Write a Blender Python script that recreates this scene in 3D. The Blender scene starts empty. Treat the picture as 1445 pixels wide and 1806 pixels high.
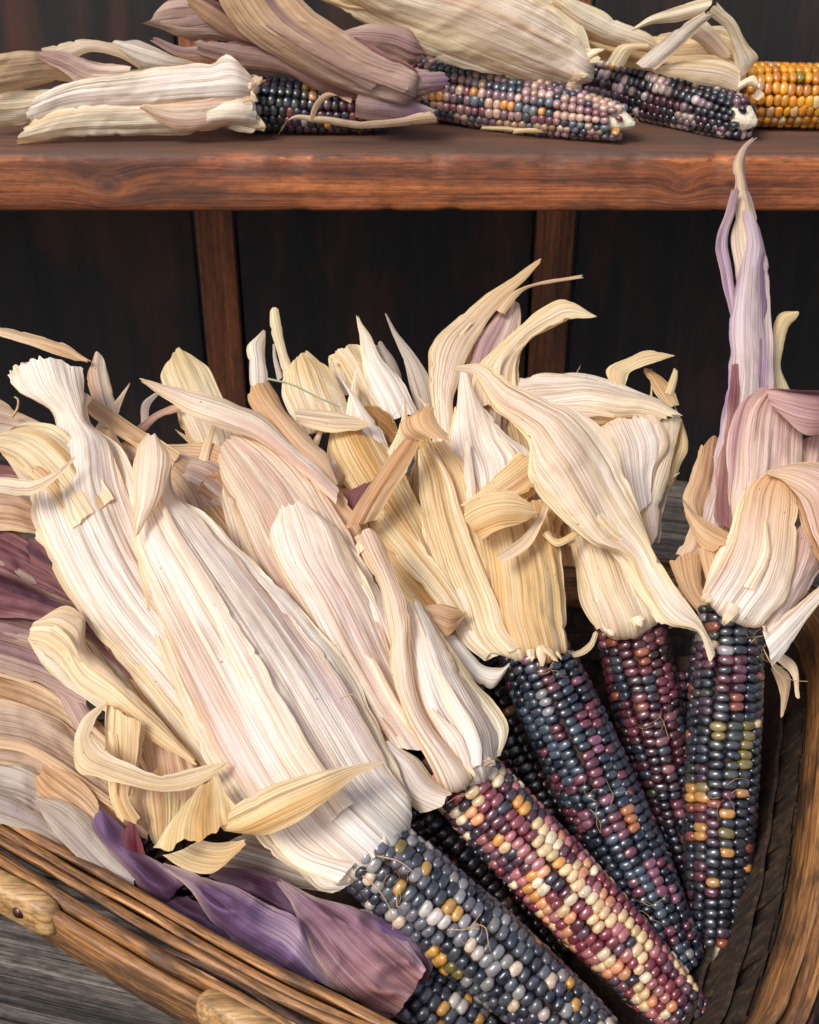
import bpy, math, random
import numpy as np
from mathutils import Vector, Matrix, Quaternion

random.seed(7)
RNG = np.random.default_rng(11)
C = bpy.context.scene.collection
S = bpy.context.scene

# ------------------------------------------------------------------ camera
W_PX, H_PX, F_PX = 1445.0, 1806.0, 2200.0
PITCH = math.radians(31.4)
CAM = np.array([0.0, 0.0, 0.55])
cd = bpy.data.cameras.new('camera'); cam = bpy.data.objects.new('camera', cd); C.objects.link(cam)
cam.location = CAM; cam.rotation_euler = (math.radians(90) - PITCH, 0, 0)
cd.sensor_fit = 'HORIZONTAL'; cd.sensor_width = 36.0; cd.lens = 36.0 * F_PX / W_PX
cd.clip_start = 0.01; cd.clip_end = 200
cd.dof.use_dof = True; cd.dof.focus_distance = 0.63; cd.dof.aperture_fstop = 26
S.camera = cam

# ------------------------------------------------------------------ light
SUN_EL, SUN_AZ = math.radians(48), math.radians(222)   # azimuth from +Y, clockwise
w = bpy.data.worlds.new('World'); S.world = w; w.use_nodes = True
nt = w.node_tree
sky = nt.nodes.new('ShaderNodeTexSky'); sky.sky_type = 'NISHITA'; sky.sun_disc = False
sky.sun_elevation = SUN_EL; sky.sun_rotation = SUN_AZ
sky.air_density = 1.0; sky.dust_density = 2.5; sky.ozone_density = 0.6
bg = nt.nodes['Background']; bg.inputs['Strength'].default_value = 0.09
nt.links.new(sky.outputs['Color'], bg.inputs['Color'])
sd = bpy.data.lights.new('sun', 'SUN'); sun = bpy.data.objects.new('sun', sd); C.objects.link(sun)
sd.energy = 1.4; sd.angle = math.radians(20); sd.color = (1.0, 0.95, 0.88)
to_sun = Vector((math.sin(SUN_AZ) * math.cos(SUN_EL), math.cos(SUN_AZ) * math.cos(SUN_EL), math.sin(SUN_EL)))
sun.rotation_euler = to_sun.to_track_quat('Z', 'Y').to_euler()
S.view_settings.view_transform = 'Standard'; S.view_settings.look = 'None'
S.view_settings.gamma = 1.0; S.view_settings.exposure = 1.18
S.view_settings.use_curve_mapping = False

# ------------------------------------------------------------------ pixel -> place
def ray(px, py):
    xc = (px - W_PX / 2) / F_PX; yc = -(py - H_PX / 2) / F_PX
    c, s = math.cos(PITCH), math.sin(PITCH)
    return np.array([xc, c + yc * s, -s + yc * c])
def pile(px, py, h=0.0):        # on the sloping heap in the basket, h metres towards the viewer
    d = ray(px, py)
    t = 0.8212 / (-d[2] + 0.78 * d[1])
    return CAM + d * (t - h)
def rack(px, py, h=0.0):        # on the shelf, in the upright plane the ears lie along
    d = ray(px, py)
    return CAM + d * (0.875 / d[1] - h)
def atz(px, py, z):
    d = ray(px, py)
    return CAM + d * ((z - CAM[2]) / d[2])

# ------------------------------------------------------------------ helpers
def lin(hexs):
    v = [int(hexs[i:i + 2], 16) / 255 for i in (0, 2, 4)]
    return tuple(c / 12.92 if c <= 0.04045 else ((c + 0.055) / 1.055) ** 2.4 for c in v)
def tag(o, label=None, cat=None, group=None, kind=None):
    if label: o['label'] = label
    if cat: o['category'] = cat
    if group: o['group'] = group
    if kind: o['kind'] = kind
    return o
def mesh_obj(name, verts, faces, mat, parent=None, smooth=True):
    me = bpy.data.meshes.new(name)
    me.from_pydata([tuple(v) for v in verts], [], faces); me.update()
    if smooth: me.polygons.foreach_set('use_smooth', [True] * len(me.polygons))
    if mat: me.materials.append(mat)
    o = bpy.data.objects.new(name, me); C.objects.link(o)
    if parent is not None: o.parent = parent
    return o
def empty(name, loc):
    o = bpy.data.objects.new(name, None); C.objects.link(o); o.location = loc
    o.empty_display_size = 0.02
    return o

_P = RNG.random((256, 256))
def vnoise(x, y):
    x = np.asarray(x, float); y = np.asarray(y, float)
    xi = np.floor(x).astype(int); yi = np.floor(y).astype(int)
    fx = x - xi; fy = y - yi
    fx = fx * fx * (3 - 2 * fx); fy = fy * fy * (3 - 2 * fy)
    g = lambda a, b: _P[a % 256, b % 256]
    return (g(xi, yi) * (1 - fx) * (1 - fy) + g(xi + 1, yi) * fx * (1 - fy)
            + g(xi, yi + 1) * (1 - fx) * fy + g(xi + 1, yi + 1) * fx * fy) * 2 - 1

class NT:
    """tiny node-tree builder"""
    def __init__(self, name):
        self.m = bpy.data.materials.new(name); self.m.use_nodes = True
        self.t = self.m.node_tree; self.n = self.t.nodes
        self.bsdf = self.n['Principled BSDF']; self.out = self.n['Material Output']
    def add(self, kind, **kw):
        nd = self.n.new('ShaderNode' + kind)
        for k, v in kw.items():
            if k in nd.inputs.keys(): nd.inputs[k].default_value = v
            else: setattr(nd, k, v)
        return nd
    def link(self, a, b): self.t.links.new(a, b)
    def mapping(self, src, scale, rot=(0, 0, 0)):
        mp = self.add('Mapping'); mp.inputs['Scale'].default_value = scale; mp.inputs['Rotation'].default_value = rot
        self.link(src, mp.inputs['Vector']); return mp.outputs['Vector']
    def noise(self, vec, scale=1.0, detail=3.0, rough=0.55, dist=0.0):
        nd = self.add('TexNoise'); nd.inputs['Scale'].default_value = scale
        nd.inputs['Detail'].default_value = detail; nd.inputs['Roughness'].default_value = rough
        nd.inputs['Distortion'].default_value = dist
        self.link(vec, nd.inputs['Vector']); return nd.outputs['Fac']
    def ramp(self, fac, stops):
        r = self.add('ValToRGB'); el = r.color_ramp.elements
        while len(el) < len(stops): el.new(0.5)
        for e, (p, c) in zip(el, stops):
            e.position = p; e.color = (c[0], c[1], c[2], 1) if len(c) == 3 else c
        self.link(fac, r.inputs['Fac']); return r.outputs['Color']
    def mix(self, a, b, fac, mode='MIX'):
        m = self.add('Mix', data_type='RGBA', blend_type=mode)
        for sock, v in ((m.inputs[0], fac), (m.inputs[6], a), (m.inputs[7], b)):
            if hasattr(v, 'links'): self.link(v, sock)
            elif isinstance(v, (int, float)): sock.default_value = v
            else: sock.default_value = (v[0], v[1], v[2], 1)
        return m.outputs[2]
    def math(self, op, a, b=0.0):
        m = self.add('Math', operation=op)
        for sock, v in ((m.inputs[0], a), (m.inputs[1], b)):
            if hasattr(v, 'links'): self.link(v, sock)
            else: sock.default_value = v
        return m.outputs[0]
    def bump(self, height, strength, dist, normal=None):
        b = self.add('Bump'); b.inputs['Strength'].default_value = strength; b.inputs['Distance'].default_value = dist
        self.link(height, b.inputs['Height'])
        if normal is not None: self.link(normal, b.inputs['Normal'])
        return b.outputs['Normal']

# ------------------------------------------------------------------ materials
def husk_material():
    k = NT('dry_husk')
    uv = k.add('UVMap').outputs['UV']
    at = k.add('Attribute', attribute_name='tint').outputs['Color']
    sep = k.add('SeparateXYZ'); k.link(uv, sep.inputs[0])
    warp = k.noise(k.mapping(uv, (140, 7, 1)), 1, 3.0, 0.6)
    wide = k.noise(k.mapping(uv, (330, 6, 1)), 1, 3.0, 0.6)
    fine = k.noise(k.mapping(uv, (1500, 22, 1)), 1, 2.0, 0.6)
    blot = k.noise(k.mapping(uv, (60, 30, 1)), 1, 4.0, 0.6)
    ph = k.math('ADD', k.math('MULTIPLY', sep.outputs['X'], 2 * math.pi / 0.00150), k.math('MULTIPLY', warp, 16.0))
    wv = k.math('ADD', k.math('MULTIPLY', k.math('SINE', ph), 0.5), 0.5)
    strength = k.ramp(blot, [(0.35, (0.35,) * 3), (0.65, (1.0,) * 3)])
    vcol = k.ramp(wv, [(0.0, (0.72, 0.65, 0.56)), (0.30, (0.95, 0.93, 0.90)), (1.0, (1.04, 1.04, 1.04))])
    col = k.mix(at, vcol, k.math('MULTIPLY', strength, 0.35), 'MULTIPLY')
    v = k.ramp(wide, [(0.30, (0.70, 0.62, 0.54)), (0.43, (0.95, 0.93, 0.91)), (0.56, (1.05, 1.05, 1.05))])
    col = k.mix(col, v, 0.48, 'MULTIPLY')
    mid = k.noise(k.mapping(uv, (820, 10, 1)), 1, 2.0, 0.55)
    col = k.mix(col, k.ramp(mid, [(0.30, (0.60, 0.53, 0.46)), (0.44, (0.94, 0.92, 0.90)), (0.55, (1.06, 1.06, 1.06))]), 0.9, 'MULTIPLY')
    f = k.ramp(fine, [(0.3, (0.82, 0.79, 0.75)), (0.6, (1.07, 1.07, 1.07))])
    col = k.mix(col, f, 0.75, 'MULTIPLY')
    line = k.noise(k.mapping(uv, (460, 4, 1)), 1, 1.0, 0.5)
    lm = k.math('ABSOLUTE', k.math('SUBTRACT', line, 0.5))
    col = k.mix(col, k.ramp(lm, [(0.0, (0.55, 0.43, 0.31)), (0.012, (0.72, 0.62, 0.5)), (0.03, (1, 1, 1))]), 0.6, 'MULTIPLY')
    spk = k.noise(k.mapping(uv, (420, 300, 1)), 1, 2.0, 0.5)
    col = k.mix(col, (0.16, 0.085, 0.045), k.ramp(spk, [(0.735, (0, 0, 0)), (0.77, (0.75,) * 3)]))
    b = k.ramp(blot, [(0.3, (0.86, 0.79, 0.70)), (0.55, (1, 1, 1)), (0.8, (1.06, 1.06, 1.06))])
    col = k.mix(col, b, 0.6, 'MULTIPLY')
    hsum = k.math('ADD', k.math('MULTIPLY', k.math('MULTIPLY', wv, strength), 0.3), k.math('ADD', k.math('MULTIPLY', wide, 0.7), k.math('ADD', k.math('MULTIPLY', mid, 0.6), k.math('MULTIPLY', fine, 0.35))))
    nrm = k.bump(hsum, 0.4, 0.0008)
    crin = k.noise(k.mapping(uv, (260, 200, 1)), 1, 4.0, 0.65)
    nrm = k.bump(crin, 0.40, 0.0012, nrm)
    p = k.bsdf
    k.link(col, p.inputs['Base Color']); k.link(nrm, p.inputs['Normal'])
    p.inputs['Roughness'].default_value = 0.55; p.inputs['Specular IOR Level'].default_value = 0.28
    tr = k.add('BsdfTranslucent'); warm = k.mix(col, (1.0, 0.76, 0.44), 1.0, 'MULTIPLY')
    k.link(warm, tr.inputs['Color']); k.link(nrm, tr.inputs['Normal'])
    mx = k.add('MixShader'); mx.inputs[0].default_value = 0.40
    k.link(p.outputs[0], mx.inputs[1]); k.link(tr.outputs[0], mx.inputs[2]); k.link(mx.outputs[0], k.out.inputs['Surface'])
    return k.m

def kernel_material(name, by_object):
    k = NT(name)
    if by_object: col = k.add('ObjectInfo').outputs['Color']
    else: col = k.add('Attribute', attribute_name='tint').outputs['Color']
    tc = k.add('TexCoord').outputs['Object']
    geo = k.add('NewGeometry').outputs['Position']
    n = k.noise(geo, 420, 3, 0.6)
    cz = k.add('SeparateXYZ'); k.link(tc, cz.inputs[0])
    st_ = k.noise(k.mapping(geo, (260, 260, 260)), 1, 2, 0.5)
    col = k.mix(col, k.ramp(n, [(0.3, (0.72, 0.72, 0.74)), (0.65, (1.15, 1.13, 1.12))]), 0.8, 'MULTIPLY')
    if by_object:         # skins are paler and a little chalky on the crown, deeper on the flanks
        cap = k.math('MULTIPLY', k.ramp(cz.outputs['Z'], [(0.55, (0, 0, 0)), (1.0, (1, 1, 1))]), k.ramp(st_, [(0.4, (0.05,) * 3), (0.65, (0.45,) * 3)]))
        col = k.mix(col, k.mix(col, (0.62, 0.56, 0.52), 0.17), cap)
    p = k.bsdf
    k.link(col, p.inputs['Base Color'])
    p.inputs['Roughness'].default_value = 0.30; p.inputs['Coat Weight'].default_value = 0.6
    p.inputs['Coat Roughness'].default_value = 0.09
    p.inputs['Subsurface Weight'].default_value = 0.3; p.inputs['Subsurface Radius'].default_value = (0.003, 0.0015, 0.001)
    p.inputs['Subsurface Scale'].default_value = 1.0
    rn = k.noise(geo, 900, 2, 0.5)
    k.link(k.math('ADD', k.math('MULTIPLY', rn, 0.22), 0.2), p.inputs['Roughness'])
    k.link(k.bump(n, 0.15, 0.0008), p.inputs['Normal'])
    return k.m

def plain(name, col, rough=0.8, noise=(300, 0.5)):
    k = NT(name)
    g = k.add('NewGeometry').outputs['Position']
    n = k.noise(g, noise[0], 4, 0.6)
    c = k.mix(col, k.ramp(n, [(0.3, (1 - noise[1],) * 3), (0.7, (1.2,) * 3)]), 1.0, 'MULTIPLY')
    k.link(c, k.bsdf.inputs['Base Color']); k.bsdf.inputs['Roughness'].default_value = rough
    k.link(k.bump(n, 0.5, 0.001), k.bsdf.inputs['Normal'])
    return k.m

def wood_material(name, stops, dust=None, speck=0.5, grain=(3, 90, 90), rot=(0, 0, 0), rough=0.6, bump=0.5, knots=None, blotch=None, seed=0.0, coat=0.0, bdist=0.0012):
    """grain runs along local X; colours by a stretched, distorted noise"""
    k = NT(name)
    tc = k.add('TexCoord').outputs['Object']
    info = k.add('ObjectInfo')
    off = k.add('VectorMath', operation='SCALE'); off.inputs[0].default_value = (13.1, 7.7, 3.3)
    k.link(info.outputs['Random'], off.inputs['Scale'])
    ad = k.add('VectorMath', operation='ADD'); k.link(tc, ad.inputs[0]); k.link(off.outputs[0], ad.inputs[1])
    vec = ad.outputs[0]
    if knots:            # bend the grain around knots at given local points
        for (kx, ky, kz, kr) in knots:
            d = k.add('VectorMath', operation='DISTANCE'); k.link(tc, d.inputs[0]); d.inputs[1].default_value = (kx, ky, kz)
            f = k.math('POWER', 2.718, k.math('MULTIPLY', k.math('POWER', k.math('DIVIDE', d.outputs['Value'], kr * 1.6), 2.0), -1.0))
            cx = k.add('CombineXYZ'); k.link(k.math('MULTIPLY', f, 0.007), cx.inputs['Z']); 
            a2 = k.add('VectorMath', operation='ADD'); k.link(vec, a2.inputs[0]); k.link(cx.outputs[0], a2.inputs[1]); vec = a2.outputs[0]
    g1 = k.noise(k.mapping(vec, grain), 1, 5, 0.6, 0.6)
    g2 = k.noise(k.mapping(vec, (grain[0] * 5, grain[1] * 5, grain[2] * 5)), 1, 4, 0.65)
    col = k.ramp(g1, stops)
    col = k.mix(col, k.ramp(g2, [(0.32, (0.42, 0.38, 0.36)), (0.58, (1.15, 1.15, 1.15))]), 0.85, 'MULTIPLY')
    sp_ = k.noise(k.mapping(vec, (110, 420, 420)), 1, 3, 0.7)
    col = k.mix(col, k.ramp(sp_, [(0.34, (0.3, 0.27, 0.25)), (0.52, (1.0, 1.0, 1.0)), (0.7, (1.35, 1.3, 1.25))]), speck, 'MULTIPLY')
    if blotch:
        bn = k.noise(k.mapping(vec, blotch[0]), 1, 4, 0.6)
        col = k.mix(col, blotch[1], k.ramp(bn, [(blotch[2], (0, 0, 0)), (blotch[2] + 0.18, (blotch[3],) * 3)]))
    if knots:
        for (kx, ky, kz, kr) in knots:
            mp = k.add('VectorMath', operation='SUBTRACT'); k.link(tc, mp.inputs[0]); mp.inputs[1].default_value = (kx, ky, kz)
            sc = k.mapping(mp.outputs[0], (0.75, 0.6, 1.0))
            ln = k.add('VectorMath', operation='LENGTH'); k.link(sc, ln.inputs[0])
            wob = k.math('ADD', ln.outputs['Value'], k.math('MULTIPLY', k.noise(tc, 120, 2, 0.5), 0.004))
            rr = k.math('DIVIDE', wob, kr)
            ring = k.ramp(rr, [(0.0, (0.03, 0.02, 0.02)), (0.3, (0.07, 0.03, 0.02)), (0.5, (0.14, 0.05, 0.025)), (0.62, (0.09, 0.033, 0.017)), (0.9, (0.3, 0.11, 0.045))])
            fac = k.ramp(rr, [(0.0, (0.9,) * 3), (0.45, (0.75,) * 3), (1.0, (0, 0, 0))])
            col = k.mix(col, ring, fac)
    if dust:             # grey film on the trodden, weathered upper face
        nz = k.add('SeparateXYZ'); k.link(k.add('NewGeometry').outputs['True Normal'], nz.inputs[0])
        dn = k.noise(k.mapping(vec, (12, 50, 50)), 1, 4, 0.6)
        up = k.ramp(nz.outputs['Z'], [(0.5, (0, 0, 0)), (0.8, (1, 1, 1))])
        col = k.mix(col, dust, k.math('MULTIPLY', up, k.ramp(dn, [(0.25, (0.55,) * 3), (0.6, (0.92,) * 3)])))
    p = k.bsdf
    k.link(col, p.inputs['Base Color'])
    k.link(k.math('ADD', k.math('MULTIPLY', g2, 0.3), rough - 0.15), p.inputs['Roughness'])
    p.inputs['Coat Weight'].default_value = coat; p.inputs['Coat Roughness'].default_value = 0.3
    h = k.math('ADD', g1, k.math('MULTIPLY', g2, 0.5))
    k.link(k.bump(h, bump, bdist), p.inputs['Normal'])
    return k.m

HUSK = husk_material()
KERN = kernel_material('kernel_skin', True)
KERNS = kernel_material('kernel_skin_mass', False)
COB = plain('cob_chaff', (0.07, 0.035, 0.025), 0.9, (900, 0.6))
COBTIP = plain('cob_tip_chaff', (0.72, 0.62, 0.46), 0.9, (700, 0.5))
SILK = plain('dry_silk', (0.42, 0.26, 0.13), 0.6, (300, 0.2))
SHELFW = wood_material('red_stained_shelf', [(0.30, (0.05, 0.014, 0.006)), (0.42, (0.21, 0.058, 0.018)), (0.56, (0.36, 0.11, 0.032)), (0.72, (0.52, 0.19, 0.058))],
                       grain=(2.4, 130, 130), rough=0.7, bump=0.5, knots=[(-0.1955, -0.099, -0.001, 0.0125), (0.1764, -0.099, -0.001, 0.0075)],
                       blotch=((7, 38, 38), (0.05, 0.022, 0.016), 0.46, 0.8), dust=(0.085, 0.048, 0.032))
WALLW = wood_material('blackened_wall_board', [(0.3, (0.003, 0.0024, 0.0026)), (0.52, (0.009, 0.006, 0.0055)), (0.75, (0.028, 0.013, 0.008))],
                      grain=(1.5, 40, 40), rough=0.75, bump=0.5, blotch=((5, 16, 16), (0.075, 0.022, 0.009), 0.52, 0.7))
STRIPW = wood_material('reddish_wall_strip', [(0.3, (0.045, 0.014, 0.006)), (0.5, (0.19, 0.058, 0.018)), (0.75, (0.36, 0.12, 0.04))],
                       grain=(2, 70, 70), rough=0.7, bump=0.4, blotch=((5, 25, 25), (0.012, 0.007, 0.006), 0.5, 0.7))
BENCHW = wood_material('weathered_grey_board', [(0.34, (0.012, 0.010, 0.009)), (0.46, (0.055, 0.046, 0.04)), (0.58, (0.12, 0.103, 0.09)), (0.74, (0.22, 0.19, 0.165))],
                       grain=(1.6, 70, 70), rough=0.85, bump=1.0, bdist=0.004, speck=0.8)
RIMW = wood_material('varnished_basket_hoop', [(0.28, (0.05, 0.018, 0.006)), (0.45, (0.20, 0.085, 0.024)), (0.6, (0.34, 0.16, 0.05)), (0.78, (0.48, 0.26, 0.10))],
                     grain=(6, 150, 150), rough=0.5, bump=0.6, coat=0.15, blotch=((30, 60, 60), (0.06, 0.028, 0.012), 0.53, 0.6))
SPLINTW = wood_material('basket_splint', [(0.3, (0.05, 0.022, 0.01)), (0.5, (0.16, 0.08, 0.03)), (0.75, (0.32, 0.18, 0.075))],
                        grain=(8, 200, 200), rough=0.65, bump=0.6)
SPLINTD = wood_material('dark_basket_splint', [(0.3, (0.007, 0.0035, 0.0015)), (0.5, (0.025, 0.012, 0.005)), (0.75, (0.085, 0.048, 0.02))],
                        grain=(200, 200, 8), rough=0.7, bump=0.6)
HANDLEW = wood_material('pale_handle_wood', [(0.3, (0.2, 0.10, 0.035)), (0.5, (0.40, 0.23, 0.085)), (0.75, (0.58, 0.38, 0.17))],
                        grain=(8, 110, 110), rough=0.5, bump=0.4, coat=0.2, blotch=((30, 60, 60), (0.10, 0.05, 0.02), 0.56, 0.6))
k = NT('brown_rivet'); k.bsdf.inputs['Base Color'].default_value = (0.08, 0.04, 0.03, 1); k.bsdf.inputs['Metallic'].default_value = 0.8
k.bsdf.inputs['Roughness'].default_value = 0.35; RIVET = k.m

# ------------------------------------------------------------------ the setting
def board(name, size, loc, mat, parent=None, rotz=0.0, upright=False, bev=0.0015, roll=0.0):
    """a bevelled plank whose grain lies along local X"""
    import bmesh
    bm = bmesh.new(); bmesh.ops.create_cube(bm, size=1.0)
    for v in bm.verts: v.co = Vector((v.co.x * size[0], v.co.y * size[1], v.co.z * size[2]))
    bmesh.ops.bevel(bm, geom=list(bm.edges), offset=bev, segments=2, affect='EDGES', profile=0.6)
    me = bpy.data.meshes.new(name); bm.to_mesh(me); bm.free(); me.materials.append(mat)
    o = bpy.data.objects.new(name, me); C.objects.link(o); o.location = loc
    o.rotation_euler = (roll, -math.pi / 2 if upright else 0, rotz)
    if parent is not None: o.parent = parent
    return o

WALL_Y = 1.0
wall = tag(empty('wall', (0, WALL_Y, 0)), kind='structure')
xs = [-0.95, -0.55, -0.178, -0.144, 0.103, 0.138, 0.47, 0.95]
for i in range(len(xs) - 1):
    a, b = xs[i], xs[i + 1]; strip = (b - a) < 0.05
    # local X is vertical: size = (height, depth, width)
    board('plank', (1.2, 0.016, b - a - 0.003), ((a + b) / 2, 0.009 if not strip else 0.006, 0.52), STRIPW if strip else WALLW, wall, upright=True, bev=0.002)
SHELF_TOP, SHELF_Y = 0.33, 0.80
def worn_shelf():
    y0, y1, th = SHELF_Y, WALL_Y - 0.002, 0.038
    oy, oz = (y0 + y1) / 2, SHELF_TOP - th / 2
    prof = [(y1, 0.0), (y0 + .03, 0.0), (y0 + .012, 0.0), (y0 + .0045, -.0002), (y0 + .0018, -.0011), (y0 + .0004, -.0028), (y0, -.007), (y0, -.019), (y0, -.032), (y0 + .0006, -.0362), (y0 + .0022, -.0378), (y0 + .01, -.038), (y1, -.038)]
    xs_ = np.linspace(-0.95, 0.95, 520); vs = []
    for x in xs_:
        for j, (y, z) in enumerate(prof):
            chip = max(0, vnoise(x * 55 + 3, 2.2) - 0.35) * 0.006 + 0.0005 * vnoise(x * 220, 7.7)
            e = 1.0 if j in (4, 5) else (0.45 if j in (3, 6) else (0.5 if j in (9, 10) else 0.08))
            if j in (9, 10): chip = max(0, vnoise(x * 70 + 31, 5.2) - 0.4) * 0.004
            rough_ = 0.0005 * vnoise(x * 25, j * 1.9) + 0.0003 * vnoise(x * 160, j * 4.7)
            vs.append((x, y + e * chip + (rough_ if 3 <= j <= 9 else 0) - oy, SHELF_TOP + z - (e * chip if j < 7 else -e * chip) - oz))
    m = len(prof); fs = [(i * m + j, (i + 1) * m + j, (i + 1) * m + (j + 1) % m, i * m + (j + 1) % m) for i in range(len(xs_) - 1) for j in range(m)]
    fs += [tuple(range(m)), tuple(range((len(xs_) - 1) * m, len(xs_) * m))[::-1]]
    o = mesh_obj('shelf', vs, fs, SHELFW); o.location = (0, oy, oz); return o
shelf = worn_shelf()
tag(shelf, 'thick red-brown stained shelf board with knots along the dark back wall', 'shelf')
bench = tag(empty('bench', (0, 0.5, 0)), kind='structure')
rz = math.radians(-14); cx, sx = math.cos(rz), math.sin(rz)
for i in range(-3, 8):
    wd = 0.088; off = (i - 2) * (wd + 0.004)
    board('plank', (1.7, wd, 0.03), (-sx * off, cx * off, -0.0155 - 0.0015 * (i % 3)), BENCHW, bench, rotz=rz, bev=0.003)

# ------------------------------------------------------------------ basket
RZ = 0.10; FLARE = 0.5
def round_rect(inset, z, n_side=26, n_corner=12, bulge=0.006):
    """closed loop of the basket plan; inset > 0 is inward"""
    key = np.array([(-.32, .53), (-.203, .452), (-.098, .384), (-.004, .331), (.06, .300), (.108, .300), (.147, .331), (.167, .363), (.188, .409), (.202, .445),
                    (.226, .514), (.246, .585), (.240, .632), (.19, .655), (.10, .66), (0, .66), (-.13, .66), (-.25, .65), (-.33, .63), (-.362, .585)])
    cen = key.mean(0); nk_ = len(key); dense = []
    for i in range(nk_):
        p0, p1, p2, p3 = key[i - 1], key[i], key[(i + 1) % nk_], key[(i + 2) % nk_]
        for q in range(24):
            t = q / 24
            dense.append(0.5 * (2 * p1 + (p2 - p0) * t + (2 * p0 - 5 * p1 + 4 * p2 - p3) * t * t + (3 * p1 - p0 - 3 * p2 + p3) * t ** 3))
    dense = np.array(dense + [dense[0]]); al = np.concatenate([[0], np.cumsum(np.linalg.norm(np.diff(dense, axis=0), axis=1))])
    tt = np.linspace(0, al[-1], 241)[:-1]
    pts = np.column_stack([np.interp(tt, al, dense[:, 0]), np.interp(tt, al, dense[:, 1])])
    P = np.array(pts); Q = np.roll(P, -1, 0) - np.roll(P, 1, 0)
    N = np.stack([Q[:, 1], -Q[:, 0]], 1); N /= np.linalg.norm(N, axis=1)[:, None]
    if np.mean(np.sum(N * (P - cen), 1)) < 0: N = -N
    P = P - N * inset
    return np.column_stack([P, np.full(len(P), z)]), np.column_stack([N, np.zeros(len(P))])

basket = empty('basket', (0.0, 0.55, 0.0))
tag(basket, 'brown wooden splint basket with double rim holding the ears of corn', 'basket')
BO = np.array([0.0, 0.55, 0.0])
def hoop(name, inset, thick, z0, z1, mat, wob=0.0006, seed=0, fl=0.5):
    """a band of bent wood following the rim; cross-section with rounded corners"""
    prof = [(-thick / 2, z0 + .001), (-thick / 2, (z0 + z1) / 2), (-thick / 2, z1 - .0008), (-thick / 2 + .0007, z1), (0, z1 + .0002), (thick / 2 - .0007, z1), (thick / 2, z1 - .0008), (thick / 2, (z0 + z1) / 2), (thick / 2, z0 + .001), (0, z0)]
    base, N = round_rect(inset, 0.0); n = len(base); m = len(prof)
    seg = np.linalg.norm(np.roll(base, -1, 0) - base, axis=1); arc = np.concatenate([[0], np.cumsum(seg)[:-1]])
    verts, uvs = [], []
    for i in range(n):
        wz = wob * 2.0 * vnoise(arc[i] * 22 + seed, seed * 3.1); wn = wob * 1.5 * vnoise(arc[i] * 17 + seed, seed * 1.7 + 40)
        for j, (q, z) in enumerate(prof):
            jit = wob * 0.8 * vnoise(arc[i] * 90 + seed * 9, j * 3.3)
            verts.append(base[i] + N[i] * (q + wn + jit - fl * (z1 - z)) + np.array([0, 0, z + wz + jit]) - BO)
    faces = [(i * m + j, ((i + 1) % n) * m + j, ((i + 1) % n) * m + (j + 1) % m, i * m + (j + 1) % m) for i in range(n) for j in range(m)]
    o = mesh_obj(name, verts, faces, mat, basket)
    return o

def arc_material(m_src, name):
    """as a board wood, but grain runs round the hoop (angle) via a stored attribute"""
    return m_src
# wood grain along the hoop needs a run-length coordinate: store it as an attribute
def hoop_wood(name, stops, dark, rough=0.5):
    k = NT(name)
    at = k.add('Attribute', attribute_name='grain').outputs['Vector']
    g1 = k.noise(k.mapping(at, (10, 420, 420)), 1, 5, 0.65, 0.2)
    g2 = k.noise(k.mapping(at, (40, 900, 900)), 1, 3, 0.6)
    bl = k.noise(k.mapping(at, (26, 90, 90)), 1, 4, 0.65)
    col = k.ramp(g1, stops)
    col = k.mix(col, k.ramp(g2, [(0.34, (0.4, 0.35, 0.3)), (0.55, (1.15, 1.15, 1.15))]), 0.85, 'MULTIPLY')
    col = k.mix(col, dark, k.ramp(bl, [(0.46, (0, 0, 0)), (0.62, (0.85,) * 3)]))
    p = k.bsdf; k.link(col, p.inputs['Base Color'])
    k.link(k.math('ADD', k.math('MULTIPLY', g2, 0.3), rough - 0.15), p.inputs['Roughness'])
    p.inputs['Coat Weight'].default_value = 0.1
    k.link(k.bump(k.math('ADD', g1, k.math('MULTIPLY', bl, 0.7)), 0.6, 0.0012), p.inputs['Normal'])
    return k.m
HOOPW = hoop_wood('hoop_wood', [(0.28, (0.07, 0.026, 0.009)), (0.45, (0.23, 0.10, 0.03)), (0.6, (0.37, 0.18, 0.06)), (0.78, (0.50, 0.28, 0.11))], (0.05, 0.024, 0.011))
DARKHOOP = hoop_wood('split_edge_wood', [(0.28, (0.02, 0.01, 0.006)), (0.5, (0.08, 0.035, 0.015)), (0.75, (0.17, 0.08, 0.035))], (0.02, 0.01, 0.006), 0.75)
def store_grain(o, m, n, off):
    a = o.data.attributes.new('grain', 'FLOAT_VECTOR', 'POINT')
    base, N = round_rect(0, 0); seg = np.linalg.norm(np.roll(base, -1, 0) - base, axis=1); arc = np.concatenate([[0], np.cumsum(seg)[:-1]])
    co = np.zeros(len(o.data.vertices) * 3); o.data.vertices.foreach_get('co', co); co = co.reshape(-1, 3)
    g = np.zeros_like(co)
    for i in range(n):
        for j in range(m):
            q = co[i * m + j] + BO - base[i]
            g[i * m + j] = (arc[i] + off, float(np.dot(q, N[i])), q[2])
    a.data.foreach_set('vector', g.ravel())
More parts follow.
